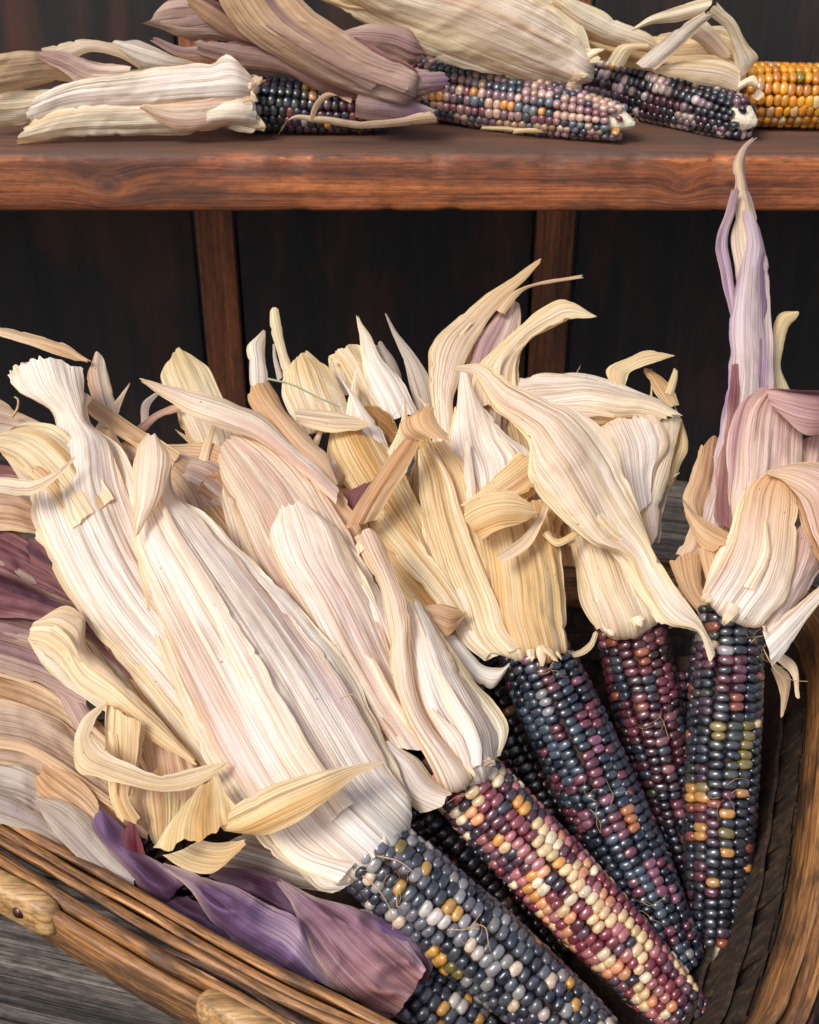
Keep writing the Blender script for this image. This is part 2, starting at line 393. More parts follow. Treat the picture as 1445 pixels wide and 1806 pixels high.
for nm, ins, th, z0, z1, mt, sd_ in (('inner_hoop', -0.0025, 0.0048, RZ - 0.022, RZ, HOOPW, 1), ('inner_hoop', -0.0077, 0.0046, RZ - 0.024, RZ - 0.0016, HOOPW, 2), ('inner_hoop', -0.0127, 0.0044, RZ - 0.024, RZ - 0.0004, HOOPW, 6),
                                     ('splint_edge', -0.0168, 0.0030, RZ - 0.03, RZ - 0.0036, DARKHOOP, 3), ('outer_hoop', -0.0212, 0.0048, RZ - 0.030, RZ - 0.0022, HOOPW, 4), ('outer_hoop', -0.0268, 0.0052, RZ - 0.031, RZ - 0.0058, HOOPW, 5)):
    o = hoop(nm, ins, th, z0, z1, mt, 0.0009 if sd_ != 3 else 0.0018, sd_ * 5.3, 0.5 if sd_ in (1, 2, 6) else (0.3 if sd_ == 3 else 0.05))
    store_grain(o, 10, len(o.data.vertices) // 10, sd_ * 0.7)
# upright splints of the wall, weaving in and out of two bands, down to the bottom
base, N = round_rect(0.0, 0.0)
n = len(base); step = 3
for i in range(0, n, step):
    p, nn = base[i], N[i]
    tg = np.array([-nn[1], nn[0], 0]); wdt = 0.0118
    rows = []
    for q in range(9):
        t = q / 8; z = RZ - 0.019 - t * (RZ - 0.023); ins = 0.004 + FLARE * (RZ - z) + (0.0012 if (i // step) % 2 else -0.0012) + 0.0008 * math.sin(q * 1.6 + i)
        for s_ in (-1, 1):
            for th in (0, 0.0018):
                rows.append(p - nn * (ins - 0.004 + th) + tg * s_ * wdt * (1 - .1 * t) + np.array([0, 0, z]) - BO)
    f = []
    for q in range(8):
        a = q * 4; b = a + 4
        f += [(a, a + 2, b + 2, b), (a + 1, b + 1, b + 3, a + 3), (a, b, b + 1, a + 1), (a + 2, a + 3, b + 3, b + 2)]
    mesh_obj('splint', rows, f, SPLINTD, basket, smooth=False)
for zi, ph in ((0.062, 0), (0.030, 1)):
    vs = []; pr = [(-.001, -.007), (.001, -.007), (.001, .007), (-.001, .007)]
    for i in range(n):
        ins = 0.0065 + 0.0004 * math.cos(math.pi * i / step + ph * math.pi)
        for (q, z) in pr: vs.append(base[i] - N[i] * (ins + FLARE * (RZ - zi - z) + q) + np.array([0, 0, zi + z]) - BO)
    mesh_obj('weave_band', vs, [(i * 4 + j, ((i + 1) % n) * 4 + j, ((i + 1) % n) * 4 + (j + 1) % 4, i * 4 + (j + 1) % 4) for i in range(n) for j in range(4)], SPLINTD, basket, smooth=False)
bot, _ = round_rect(0.054, 0.007); nb = len(bot)
vs = [q - BO for q in bot] + [q - BO - np.array([0, 0, 0.004]) for q in bot]
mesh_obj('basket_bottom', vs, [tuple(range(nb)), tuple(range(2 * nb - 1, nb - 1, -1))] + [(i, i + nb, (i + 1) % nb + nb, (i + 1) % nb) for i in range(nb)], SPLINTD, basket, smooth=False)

def handle_piece(px0, px1, name='handle_end'):
    """a thick rounded bar screwed to the outside of the front rim"""
    a = atz(*px0, RZ - 0.004); b = atz(*px1, RZ - 0.004)
    d = b - a; d[2] = 0; Ln = np.linalg.norm(d); d /= Ln; sd2 = np.array([d[1], -d[0], 0])
    if sd2[1] > 0: sd2 = -sd2
    vs, fs = [], []
    secs = [(0.0, 0.55), (0.0025, 0.82), (0.007, 0.97), (0.014, 1.0), (Ln * .5, 1.0), (Ln, 1.0)]
    prof = [(math.cos(t), math.sin(t)) for t in np.linspace(0, 2 * math.pi, 17)[:-1]]
    for (l, sc) in secs:
        for (cx_, cz_) in prof:
            ex = math.copysign(abs(cx_) ** 0.5, cx_); ez = math.copysign(abs(cz_) ** 0.5, cz_)
            vs.append(a + d * l + sd2 * ex * 0.006 * sc + np.array([0, 0, ez * 0.0105 * sc - 0.007]) - BO)
    m = 16
    for i in range(len(secs) - 1):
        for j in range(m): fs.append((i * m + j, i * m + (j + 1) % m, (i + 1) * m + (j + 1) % m, (i + 1) * m + j))
    fs.append(tuple(range(m))[::-1]); fs.append(tuple(range((len(secs) - 1) * m, len(secs) * m)))
    hnd = mesh_obj(name, vs, fs, HANDLEW, basket)
    # rivet: a shallow dome on the outer face
    c = a + d * 0.018 + sd2 * 0.0062 + np.array([0, 0, -0.006]) - BO
    rv, rf = [c + sd2 * 0.0016], []
    for r_, o_ in ((0.0018, .0013), (0.0032, 0.0), (0.0034, -.001)):
        for t in np.linspace(0, 2 * math.pi, 13)[:-1]: rv.append(c + sd2 * o_ + d * r_ * math.cos(t) + np.array([0, 0, r_ * math.sin(t)]))
    for j in range(12):
        rf.append((0, 1 + j, 1 + (j + 1) % 12))
        for q in range(2): rf.append((1 + q * 12 + j, 1 + (q + 1) * 12 + j, 1 + (q + 1) * 12 + (j + 1) % 12, 1 + q * 12 + (j + 1) % 12))
    mesh_obj('rivet', rv, rf, RIVET, hnd)
handle_piece((96, 1606), (-260, 1420))
handle_piece((352, 1752), (720, 1960))

# ------------------------------------------------------------------ husk leaves
def hx(s): return np.array(lin(s))
STY = {   # base (by the cob), tip, streak colour, streak amount, edge colour
    'white': (hx('FAF7F2'), hx('F7F2E8'), hx('E8D6BA'), 0.55, hx('EFE0B4')),
    'cream': (hx('F7F0E0'), hx('F2E6CA'), hx('DFC494'), 0.55, hx('EEDCA8')),
    'yellow': (hx('F5EACC'), hx('EDDCB0'), hx('D6AC66'), 0.7, hx('F3E8C8')),
    'straw': (hx('EFDEB4'), hx('E8D09C'), hx('C99A54'), 0.7, hx('F0E0B6')),
    'pink': (hx('F2E8DC'), hx('EADBC6'), hx('D2AE9E'), 0.75, hx('E4C48E')),
    'tan': (hx('E0C8AC'), hx('DAB890'), hx('B88C6C'), 0.6, hx('E2CCA4')),
    'orange': (hx('E3C8A2'), hx('D9B084'), hx('B8845A'), 0.6, hx('E8D2AA')),
    'brown':  (hx('BE9460'), hx('AD7F48'), hx('80552E'), 0.7, hx('C9A66C')),
    'grey':   (hx('CDC4BC'), hx('C4BAB0'), hx('9A8A86'), 0.7, hx('CFC4AE')),
    'mauve': (hx('C0A6A0'), hx('BCA294'), hx('8E6A74'), 0.8, hx('CDB6A0')),
    'maroon': (hx('8E6266'), hx('82525C'), hx('4C2634'), 1.0, hx('C4A494')),
    'purple': (hx('523450'), hx('42243E'), hx('7C6288'), 0.7, hx('B69AA6')),
    'lilac': (hx('866A92'), hx('72567E'), hx('CDB6CE'), 0.95, hx('D2BEB2')),
    'rosy': (hx('EDE0D4'), hx('D6B4B2'), hx('A87888'), 0.75, hx('DDBEA8')),
    'violet': (hx('E4D4CE'), hx('CFC2CE'), hx('8C6A9A'), 0.75, hx('A487A8')),
    'heather': (hx('BC8E90'), hx('786088'), hx('C8B2CE'), 0.95, hx('D2BEB2')),
    'plum':   (hx('74323E'), hx('6A2A44'), hx('3E1630'), 0.8, hx('A86C70')),
}
def catmull(P, T, t):
    P = np.asarray(P); n = len(P)
    out = np.zeros((len(t), P.shape[1]))
    # non-uniform Hermite with finite-difference tangents
    D = np.zeros_like(P)
    for i in range(n):
        if i == 0: D[i] = (P[1] - P[0]) / (T[1] - T[0])
        elif i == n - 1: D[i] = (P[-1] - P[-2]) / (T[-1] - T[-2])
        else:
            d0 = (P[i] - P[i - 1]) / (T[i] - T[i - 1]); d1 = (P[i + 1] - P[i]) / (T[i + 1] - T[i])
            h0, h1 = T[i] - T[i - 1], T[i + 1] - T[i]
            D[i] = (d0 * h1 + d1 * h0) / (h0 + h1)
    k_ = np.clip(np.searchsorted(T, t, 'right') - 1, 0, n - 2)
    h = (T[k_ + 1] - T[k_]); s = (t - T[k_]) / h
    s2, s3 = s * s, s * s * s
    h00, h10, h01, h11 = 2 * s3 - 3 * s2 + 1, s3 - 2 * s2 + s, -2 * s3 + 3 * s2, s3 - s2
    return h00[:, None] * P[k_] + (h10 * h)[:, None] * D[k_] + h01[:, None] * P[k_ + 1] + (h11 * h)[:, None] * D[k_ + 1]

LEAFN = [0]
def leaf(ear, style, st, h=0.0, k=0.14, proj=pile, amp=1.0, flip=False, style2=None, rag=0.0015, name='husk_leaf', neck=False, sub=False, crumple=0.0, tp=1.0):
    """a dry husk leaf: stations of (left px, right px[, hL, hR]) -> surface with ridges, billows and a ragged end.
       h: one lift, or (first, last); k: crown of the cross-section / width, one value or (first, last)"""
    LEAFN[0] += 1; sd_ = LEAFN[0] * 17.37
    if neck:              # the peeled leaf folds over and tucks in under itself at the cob
        a_, b_ = st[0], st[1]; q = lambda i: a_[i] - 0.05 * (b_[i] - a_[i])
        mx_, my_ = (q(0) + q(2)) / 2, (q(1) + q(3)) / 2; sh = lambda v, m_: m_ + (v - m_) * 0.92
        st = [(sh(q(0), mx_), sh(q(1), my_), sh(q(2), mx_), sh(q(3), my_), -.008, -.008)] + list(st)
    n = len(st); hh = h if isinstance(h, (tuple, list)) else (h, h); kk = k if isinstance(k, (tuple, list)) else (k, k)
    L, R, K = [], [], []
    for i, s_ in enumerate(st):
        f = i / (n - 1); b = np.interp(f, np.linspace(0, 1, len(hh)), hh)
        hl, hr = (s_[4], s_[5]) if len(s_) > 4 else (0, 0)
        L.append(proj(s_[0], s_[1], b + hl)); R.append(proj(s_[2], s_[3], b + hr)); K.append([np.interp(f, np.linspace(0, 1, len(kk)), kk)])
    L, R, K = np.array(L), np.array(R), np.array(K)
    mid = (L + R) / 2
    ch = np.maximum(np.linalg.norm(np.diff(mid, axis=0), axis=1), 0.5 * (np.linalg.norm(np.diff(L, axis=0), axis=1) + np.linalg.norm(np.diff(R, axis=0), axis=1)) * 0.7)
    T = np.concatenate([[0], np.cumsum(np.maximum(ch, 1e-4))])
    ln = T[-1]; wmax = np.max(np.linalg.norm(L - R, axis=1))
    ni = int(np.clip(ln / 0.0020, 14, 96)); nj = int(np.clip(wmax / 0.0008, 8, 72))
    t = np.linspace(0, ln, ni)
    Ls, Rs, Ks = catmull(L, T, t), catmull(R, T, t), catmull(K, T, t)[:, 0]
    ctr = (Ls + Rs) / 2
    # small wander of both edges
    Wd = Rs - Ls; wl = np.linalg.norm(Wd, axis=1); Wn = Wd / np.maximum(wl, 1e-6)[:, None]
    e1 = vnoise(t * 90 + sd_, sd_) * 0.0009 + vnoise(t * 300 + sd_, sd_ + 9) * 0.00015
    e2 = vnoise(t * 90 + sd_ + 50, sd_) * 0.0009 + vnoise(t * 300 + sd_, sd_ + 29) * 0.00015
    e1 = e1 + np.clip(vnoise(t * 170 + sd_, sd_ + 61) - 0.6, 0, 1) * 0.0045; e2 = e2 - np.clip(vnoise(t * 170 + sd_, sd_ + 83) - 0.6, 0, 1) * 0.0045
    fe = np.clip(wl / 0.012, 0, 1)
    Tg = np.gradient(ctr, axis=0); Tg /= np.maximum(np.linalg.norm(Tg, axis=1), 1e-9)[:, None]
    Nn = np.cross(Wn, Tg); Nn /= np.maximum(np.linalg.norm(Nn, axis=1), 1e-6)[:, None]
    for _ in range(3):      # steady the normals along the leaf
        Nn[1:-1] = (Nn[:-2] + 2 * Nn[1:-1] + Nn[2:]); Nn /= np.maximum(np.linalg.norm(Nn, axis=1), 1e-6)[:, None]
    view = CAM - ctr; view /= np.linalg.norm(view, axis=1)[:, None]
    if np.sum(np.sum(Nn * view, 1) * wl) < 0: Nn = -Nn
    if flip: Nn = -Nn
    u = np.linspace(0, 1, nj)
    U, V = np.meshgrid(u, t)
    um = (U - 0.5) * wl[:, None] + 0.0          # metres across
    uf = (U - 0.5) * (0.45 * wmax + 0.55 * wl[:, None])   # fibres converge a little at the narrow ends
    a = np.clip(wl / 0.03, 0.28, 1)[:, None] * amp
    ridg = lambda q: 1 - np.abs(q) * 2
    rl = random.Random(LEAFN[0])
    curl = rl.uniform(-0.05, 0.07)
    d = Ks[:, None] * wl[:, None] * (1 - (2 * U - 1) ** 2) + curl * wl[:, None] * np.abs(2 * U - 1) ** 5
    uw = uf + 0.0016 * vnoise(V * 16 + sd_, sd_ + 2) + 0.0005 * vnoise(V * 60 + sd_, uf * 80)
    msk = np.clip(0.5 + 0.9 * vnoise(uf * 35 + sd_ * 5, V * 14 + sd_), 0, 1.2)
    crease = np.exp(-np.abs(vnoise(uw * 48 + sd_ * 6, V * 8 + sd_)) * 9)          # a few sharp pleats
    d = d + a * (0.0052 * vnoise(uf * 42 + sd_, V * 13 + sd_) + 0.0017 * vnoise(uf * 95 + sd_, V * 30 + sd_ * 3)
                 - 0.0016 * crease * msk
                 + 0.0008 * msk * ridg(vnoise(uw * 150 + sd_, V * 9 + sd_ * 2))
                 + 0.0003 * ridg(vnoise(uw * 430 + sd_, V * 16 + sd_ * 3))
                 + 0.0006 * vnoise(uf * 190 + sd_ * 4, V * 150 + sd_) + 0.0005 * ridg(vnoise(V * 42 + sd_ + 0.5 * U, sd_ + 8)))
    if crumple: d = d + crumple * np.clip(wl / 0.02, .2, 1)[:, None] * (0.006 * ridg(vnoise(uf * 62 + sd_ * 2 + 0.8 * vnoise(V * 40, sd_), V * 46 + sd_)) + 0.0022 * ridg(vnoise(uf * 170 + sd_, V * 120 + sd_)))
    lipe = np.clip(1 - np.minimum(U, 1 - U) * wl[:, None] / 0.004, 0, 1)
    d = d + lipe ** 2 * 0.0016 * a * vnoise(V * 70 + sd_ + 30 * (U > .5), sd_ + 3)
    ragv = rag * (vnoise(uf * 500 + sd_, sd_) + 0.6 * vnoise(uf * 160 + sd_, sd_ + 5))
    endw = np.maximum(np.exp(-V / 0.004), np.exp(-(ln - V) / 0.004))
    P = Ls[:, None, :] + Wd[:, None, :] * U[..., None] + Nn[:, None, :] * d[..., None] + Tg[:, None, :] * (ragv * endw * np.where(V < ln / 2, 0.35, 1.2))[..., None]
    c0 = rl.uniform(0.25, 0.75)
    P = P - Tg[:, None, :] * ((U - c0) ** 2 * 1.6 * min(wl[-1] * 0.45, 0.010) * np.exp(-(ln - V) / 0.009))[..., None]
    wU = U * wl[:, None]; wV = (1 - U) * wl[:, None]
    lat = (e1 * fe)[:, None] * np.exp(-wU / 0.0035) + (e2 * fe)[:, None] * np.exp(-wV / 0.0035)
    P = P + Wn[:, None, :] * lat[..., None]
    if neck: P = P + Tg[:, None, :] * (((2 * U - 1) ** 2 - 0.35) * 0.006 * np.exp(-V / 0.012))[..., None]
    eo = np.array(ear.location)
    verts = (P - eo).reshape(-1, 3)
    idx = np.arange(ni * nj).reshape(ni, nj)
    faces = np.stack([idx[:-1, :-1], idx[:-1, 1:], idx[1:, 1:], idx[1:, :-1]], -1).reshape(-1, 4)
    me = bpy.data.meshes.new(name); me.from_pydata(verts.tolist(), [], faces.tolist()); me.update()
    me.polygons.foreach_set('use_smooth', [True] * len(me.polygons)); me.materials.append(HUSK)
    # fibre coordinates in metres and pigment
    uvl = me.uv_layers.new(name='UVMap')
    uv = np.stack([uf + 0.37 * LEAFN[0] % 7, V + 0.61 * LEAFN[0] % 5], -1).reshape(-1, 2)
    vi = np.zeros(len(me.loops), int); me.loops.foreach_get('vertex_index', vi)
    uvl.data.foreach_set('uv', uv[vi].ravel())
    b0, b1, sc, sa, ec = STY[style]
    if style2: b1 = STY[style2][1]
    fl = np.clip(V / ln + 0.12 * vnoise(uf * 120, V * 15 + sd_), 0, 1)[..., None]
    fl = fl ** tp
    col = b0 * (1 - fl) + b1 * fl
    s1 = np.clip(vnoise(uf * 260 + sd_, V * 7 + sd_) * 1.2 + vnoise(uf * 60 + sd_, V * 12 + sd_ + 7) * 1.5 - 0.2, 0, 1)[..., None] * sa
    col = col * (1 - s1) + sc * s1
    if style in ('white', 'cream', 'pink', 'yellow', 'straw', 'tan'):   # faint rose flush in patches along the fibres
        fsh = np.clip(vnoise(uf * 45 + sd_ * 7, V * 9 + sd_ * 3) * 1.3 + 0.5 * vnoise(uf * 240 + sd_, V * 6) - 0.35, 0, 1)[..., None] * (0.55 if style in ('white', 'pink') else 0.35)
        col = col * (1 - fsh) + hx('CDA0A0') * fsh
    ed = (np.clip(1 - np.minimum(U, 1 - U) * wl[:, None] / 0.0045, 0, 1) * (0.5 + 0.5 * vnoise(V * 60, sd_)))[..., None] * 0.8
    col = col * (1 - ed) + ec * ed
    tint = np.concatenate([col, np.ones(col.shape[:2] + (1,))], -1).reshape(-1, 4)
    at = me.color_attributes.new('tint', 'FLOAT_COLOR', 'POINT'); at.data.foreach_set('color', tint.ravel())
    o = bpy.data.objects.new(name, me); C.objects.link(o); o.parent = ear
    if not sub and wmax > 0.021 and ln > 0.045 and n >= 4:      # husks come in layers: thinner leaves show beside and on the big ones
        st0 = st[1:] if neck else st
        hb = [float(np.interp(i / (len(st0) - 1), np.linspace(0, 1, len(hh)), hh)) for i in range(len(st0))]
        lerp = lambda q, f: (q[0] + (q[2] - q[0]) * f, q[1] + (q[3] - q[1]) * f)
        kin = {'white': ('white', 'cream', 'white'), 'cream': ('cream', 'yellow', 'straw'), 'yellow': ('yellow', 'straw', 'cream'), 'straw': ('straw', 'yellow', 'tan'), 'pink': ('pink', 'white', 'tan'),
               'rosy': ('rosy', 'pink', 'tan'), 'lilac': ('purple', 'lilac'), 'heather': ('purple', 'lilac'), 'maroon': ('mauve', 'maroon'), 'mauve': ('mauve', 'maroon', 'tan'), 'tan': ('tan', 'mauve', 'pink')}.get(style, (style,))
        for side in (0, 1):
            if rl.random() < 0.25: continue
            e0, e1_, amt = (1.0, 0.55, rl.uniform(.05, .20)) if side else (0.0, 0.45, rl.uniform(.05, .20))
            m_ = len(st0) - rl.choice((0, 1, 1, 2)) if len(st0) > 4 else len(st0)
            new = []
            for i in range(m_):
                f_ = i / max(1, m_ - 1); out = amt * math.sin(math.pi * min(1, f_ * 0.8 + 0.1)) * (1 if side else -1)
                a2 = lerp(st0[i], e0 + out); b2 = lerp(st0[i], e1_); q4 = (b2 + a2) if side else (a2 + b2)
                new.append(q4 + (hb[i] - .0045 - hh[0], hb[i] - .0045 - hh[0]))
            leaf(ear, rl.choice(kin), new, h=hh[0], k=0.10, proj=proj, amp=amp, sub=True, crumple=crumple)
        if len(st0) >= 5:
            for _ in range(rl.choice((0, 1, 1, 2)) if wmax > 0.028 else rl.choice((0, 1))):
                a_f = rl.uniform(0.0, 0.65); b_f = a_f + rl.uniform(0.18, 0.34); i0 = 0 if rl.random() < .6 else 1; i1 = rl.randint(i0 + 3, len(st0)) if len(st0) > i0 + 3 else len(st0)
                new = []
                for i in range(i0, i1):
                    f_ = (i - i0) / max(1, i1 - i0 - 1); nar = 0.5 + 0.5 * math.cos(f_ * 2.4)
                    cf = (a_f + b_f) / 2 + 0.08 * math.sin(f_ * 3 + LEAFN[0]); hw_ = (b_f - a_f) / 2 * (0.25 + 0.75 * nar)
                    wl_ = float(np.linalg.norm(L[i + (1 if neck else 0)] - R[i + (1 if neck else 0)])); kq = float(np.interp(i / (len(st0) - 1), np.linspace(0, 1, len(kk)), kk))
                    up_ = kq * wl_ * (1 - (2 * cf - 1) ** 2) + .0018 + .003 * f_
                    new.append(lerp(st0[i], cf - hw_) + lerp(st0[i], cf + hw_) + (hb[i] + up_ - hh[0], hb[i] + up_ - hh[0]))
                if len(new) >= 3: leaf(ear, style, new, h=hh[0], k=0.10, proj=proj, amp=0.8, sub=True)
    return o

def strand(ear, pts, r=0.00035, mat=None, name='silk_strand', proj=pile, h=0.0):
    P = np.array([proj(p[0], p[1], h + (p[2] if len(p) > 2 else 0)) for p in pts])
    T = np.concatenate([[0], np.cumsum(np.linalg.norm(np.diff(P, axis=0), axis=1))])
    t = np.linspace(0, T[-1], 18); Q = catmull(P, T, t); eo = np.array(ear.location)
    tg = np.gradient(Q, axis=0); tg /= np.linalg.norm(tg, axis=1)[:, None]
    a = np.cross(tg, [0.3, 0.2, 1.0]); a /= np.linalg.norm(a, axis=1)[:, None]; b = np.cross(tg, a)
    vs, fs = [], []
    for i in range(len(Q)):
        rr = r * (1 - 0.5 * i / len(Q))
        for q in range(5):
            an = q * 2 * math.pi / 5; vs.append(Q[i] + (a[i] * math.cos(an) + b[i] * math.sin(an)) * rr - eo)
    for i in range(len(Q) - 1):
        for q in range(5): fs.append((i * 5 + q, i * 5 + (q + 1) % 5, (i + 1) * 5 + (q + 1) % 5, (i + 1) * 5 + q))
    return mesh_obj(name, vs, fs, mat or SILK, ear)

# ------------------------------------------------------------------ kernels
def kernel_mesh(i):
    rng = random.Random(i)
    e = rng.uniform(0.66, 0.92)
    seg, rings = 10, [(0.60, 0.93), (0.93, 0.62), (1.0, 0.10), (0.88, -0.55)]
    vs = [(0, 0, 1.0)]; fs = []
    dent = rng.uniform(-0.02, 0.16)
    vs[0] = (0, 0, 1.0 - dent)
    for (r, z) in rings:
        for s_ in range(seg):
            t = 2 * math.pi * s_ / seg
            x = math.copysign(abs(math.cos(t)) ** e, math.cos(t)); y = math.copysign(abs(math.sin(t)) ** e, math.sin(t))
            j = 1 + rng.uniform(-0.05, 0.05)
            vs.append((r * x * j, r * y * j, z))
    for s_ in range(seg): fs.append((0, 1 + s_, 1 + (s_ + 1) % seg))
    for q in range(len(rings) - 1):
        for s_ in range(seg):
            a = 1 + q * seg; b = a + seg
            fs.append((a + s_, b + s_, b + (s_ + 1) % seg, a + (s_ + 1) % seg))
    me = bpy.data.meshes.new('kernel'); me.from_pydata(vs, [], fs); me.update()
    me.polygons.foreach_set('use_smooth', [True] * len(me.polygons)); me.materials.append(KERN)
    return me
KM = [kernel_mesh(i) for i in range(6)]
KV = [np.array([v.co[:] for v in m.vertices]) for m in KM]; KF = [[tuple(p.vertices) for p in m.polygons] for m in KM]
PAL = {
    'slate':  [('3A4250', 5), ('5A6068', 5), ('8C8A88', 5), ('262D3E', 5), ('B4A89C', 2.4), ('6C6A74', 3), ('CDB294', 1.0), ('C88E0A', 2.2), ('8C7A14', .8), ('4A4A60', 2)],
    'rose':   [('9A3446', 5), ('BC6A6C', 4.5), ('6B2840', 3), ('DDB67C', 4), ('E6CCA2', 3), ('4C3A4C', 3), ('383C4C', 1.8), ('E09056', 1.6), ('E0941E', .6), ('7C5062', 2)],
    'navy':   [('1E2A3E', 8), ('2C3E50', 6), ('42586A', 3), ('161F32', 5), ('7A3048', 3.4), ('92506A', 2), ('8C8A8E', .7), ('B8682A', .15), ('641E34', 1.6)],
    'wine':   [('5C1A30', 6), ('7A2A42', 5), ('1C2436', 6), ('2C3A4A', 3), ('8C4A52', 2), ('A04A20', .6), ('4A5A1E', .2), ('3A1424', 3)],
    'night':  [('1E2230', 8), ('2A3444', 5), ('3E443A', 3), ('6A2840', 3), ('9A4228', 1.2), ('C0841C', .8), ('86722A', .35), ('94888C', .25), ('D0B080', .25), ('4A2C44', 2)],
    'dusk':   [('2A1A18', 4), ('3E1A1E', 3), ('1A1E2C', 4), ('8A5A1A', 1), ('2E3040', 2)],
    'mixed':  [('A87A74', 4), ('C09A80', 4), ('8A6470', 3), ('3A4656', 4), ('6A747C', 3), ('B08A60', 2), ('D08A1A', .8), ('8E4A58', 2)],
    'berry':  [('1E2636', 6), ('34404E', 3), ('5A2038', 4), ('B49A94', 3), ('8A6A74', 3), ('2A1A2C', 2), ('D0922A', .4), ('A08A7A', 1)],
    'gold':   [('D88A08', 7), ('E29A16', 5), ('C27408', 3), ('C8986A', 1.6), ('D8B878', 1.0), ('8A7A1E', .3)],
}
def kcol(h, pure=False):
    c = np.array(lin(h)); g = c @ np.array([.3, .5, .2])
    if pure: return c * 0.75
    return (c * 0.82 + g * 0.18) * (0.46 + 0.42 * min(1, g / 0.35))
def corn_ear(name, label, a, b, r, pal, rows=14, pitch=0.0052, tip=0.55, proj=pile, ha=0.0, hb=0.0, bare=0.0, neck=0.95, vis=300, sag=0.0, palfn=None, curve=(0, 0, 0)):
    """a, b: pixel of neck and tip (or ready points); returns the Empty that carries cob, kernels and husk"""
    A = np.array(proj(a[0], a[1], ha)) if len(a) == 2 else np.array(a)
    B = np.array(proj(b[0], b[1], hb)) if len(b) == 2 else np.array(b)
    e = empty(name, tuple(A))
    tag(e, label, 'corn')
    ln = np.linalg.norm(B - A); ax = (B - A) / ln
    side = np.cross(ax, [0, 0, 1.0]); side /= np.linalg.norm(side); up = np.cross(side, ax)
    cv = np.array(curve)
    cen = lambda s: A + ax * s + cv * (math.sin(math.pi * s / ln))
    def rad(f):
        g = neck + (1 - neck) * min(1, f / 0.15)
        if f > 0.45: g *= 1 - (1 - tip) * ((f - 0.45) / 0.55) ** 1.6
        return r * g
    rng = random.Random(hash(name + label) % 1000 if False else sum(map(ord, label)))
    # cob
    vs, fs, m = [], [], 16
    ss = np.linspace(-0.01, ln * (1 + bare), 20)
    for i, s in enumerate(ss):
        f = s / ln; rr = max(0.0012, (rad(min(max(f, 0), 1)) - 0.0045) * (1 if f <= 1 else max(0.1, 1 - ((f - 1) / max(bare, 1e-3)) ** 1.5 * 0.75)))
        for q in range(m):
            t = 2 * math.pi * q / m; j = 1 + rng.uniform(-.06, .06) * (1 if f < 0.95 else 4.5)
            vs.append(cen(min(s, ln * (1 + bare))) + (side * math.cos(t) + up * math.sin(t)) * rr * j - A)
    for i in range(len(ss) - 1):
        for q in range(m): fs.append((i * m + q, i * m + (q + 1) % m, (i + 1) * m + (q + 1) % m, (i + 1) * m + q))
    fs.append(tuple(range((len(ss) - 1) * m, len(ss) * m)))
    core = mesh_obj('cob', vs, fs, COB, e)
    if bare > 0.02:
        core.data.materials.append(COBTIP)
        for p_ in core.data.polygons:
            if min(p_.vertices) // m >= len(ss) * (0.86 / (1 + bare)): p_.material_index = 1
    # kernels
    cols = [kcol(c, pal == 'gold') for c, _ in PAL[pal]]; wts = [w_ for _, w_ in PAL[pal]]
    items = []
    nk = int(ln / pitch)
    twist = rng.uniform(-0.25, 0.25)
    for j in range(rows):
        ph = rng.random(); last = None; drift = rng.uniform(-0.3, 0.3)
        for i in range(nk + 1):
            s = (i + ph * 0.9) * pitch + rng.uniform(-.00035, .00035)
            if s > ln: continue
            f = s / ln; rr = rad(f)
            if f > 0.95 and rng.random() < 0.2: continue
            if f > 0.96 and bare > 0.02 and rng.random() < 0.35: continue
            t = 2 * math.pi * (j + rng.uniform(-.07, .07) + 0.12 * math.sin(f * 9 + drift * 9)) / rows + twist * f
            n_ = side * math.cos(t) + up * math.sin(t); tg = -side * math.sin(t) + up * math.cos(t)
            if last is not None and rng.random() < 0.28: c = last
            else:
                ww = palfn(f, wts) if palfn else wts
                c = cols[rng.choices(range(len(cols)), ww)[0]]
            last = c
            c = np.clip(c * rng.uniform(0.82, 1.2) * np.array([rng.uniform(.95, 1.05), 1, rng.uniform(.95, 1.05)]), 0, 1)
            irr = 1.0 + (0.18 if f < 0.08 else 0.10) * rng.uniform(-1, 1)
            hw = math.pi * rr / rows * 1.03 * irr; ha_ = pitch * 0.545 * irr; hz = 0.0034 * rng.uniform(.9, 1.12) * min(1, rr / 0.015 + 0.2)
            p = cen(s) + n_ * (rr - hz * 0.75 + rng.uniform(-.0003, .0003))
            axl = ax * math.cos(0.0) + n_ * rng.uniform(-.2, .2) + tg * rng.uniform(-.16, .16)
            zz = n_ + ax * rng.uniform(-.08, .12); zz /= np.linalg.norm(zz)
            xx = np.cross(axl, zz); xx /= np.linalg.norm(xx); yy = np.cross(zz, xx)
            vdir = CAM - p; vdir /= np.linalg.norm(vdir)
            d = p - CAM; cz = d[1] * math.cos(PITCH) - d[2] * math.sin(PITCH); cy = d[1] * math.sin(PITCH) + d[2] * math.cos(PITCH)
            inf = abs(d[0] / cz * F_PX) < 740 and abs(cy / cz * F_PX) < 920
            items.append((float(np.dot(n_, vdir)) - (0 if inf else 3), p, xx * hw, yy * ha_, zz * hz, c, rng.randrange(6)))
    items.sort(key=lambda q: -q[0])
    for (d, p, X, Y, Z, c, mi) in items[:vis]:
        o = bpy.data.objects.new('kernel', KM[mi]); C.objects.link(o); o.parent = e
        M = Matrix(((X[0], Y[0], Z[0], p[0] - A[0]), (X[1], Y[1], Z[1], p[1] - A[1]), (X[2], Y[2], Z[2], p[2] - A[2]), (0, 0, 0, 1)))
        o.matrix_basis = M; o.color = (c[0], c[1], c[2], 1)
    rest = items[vis:]
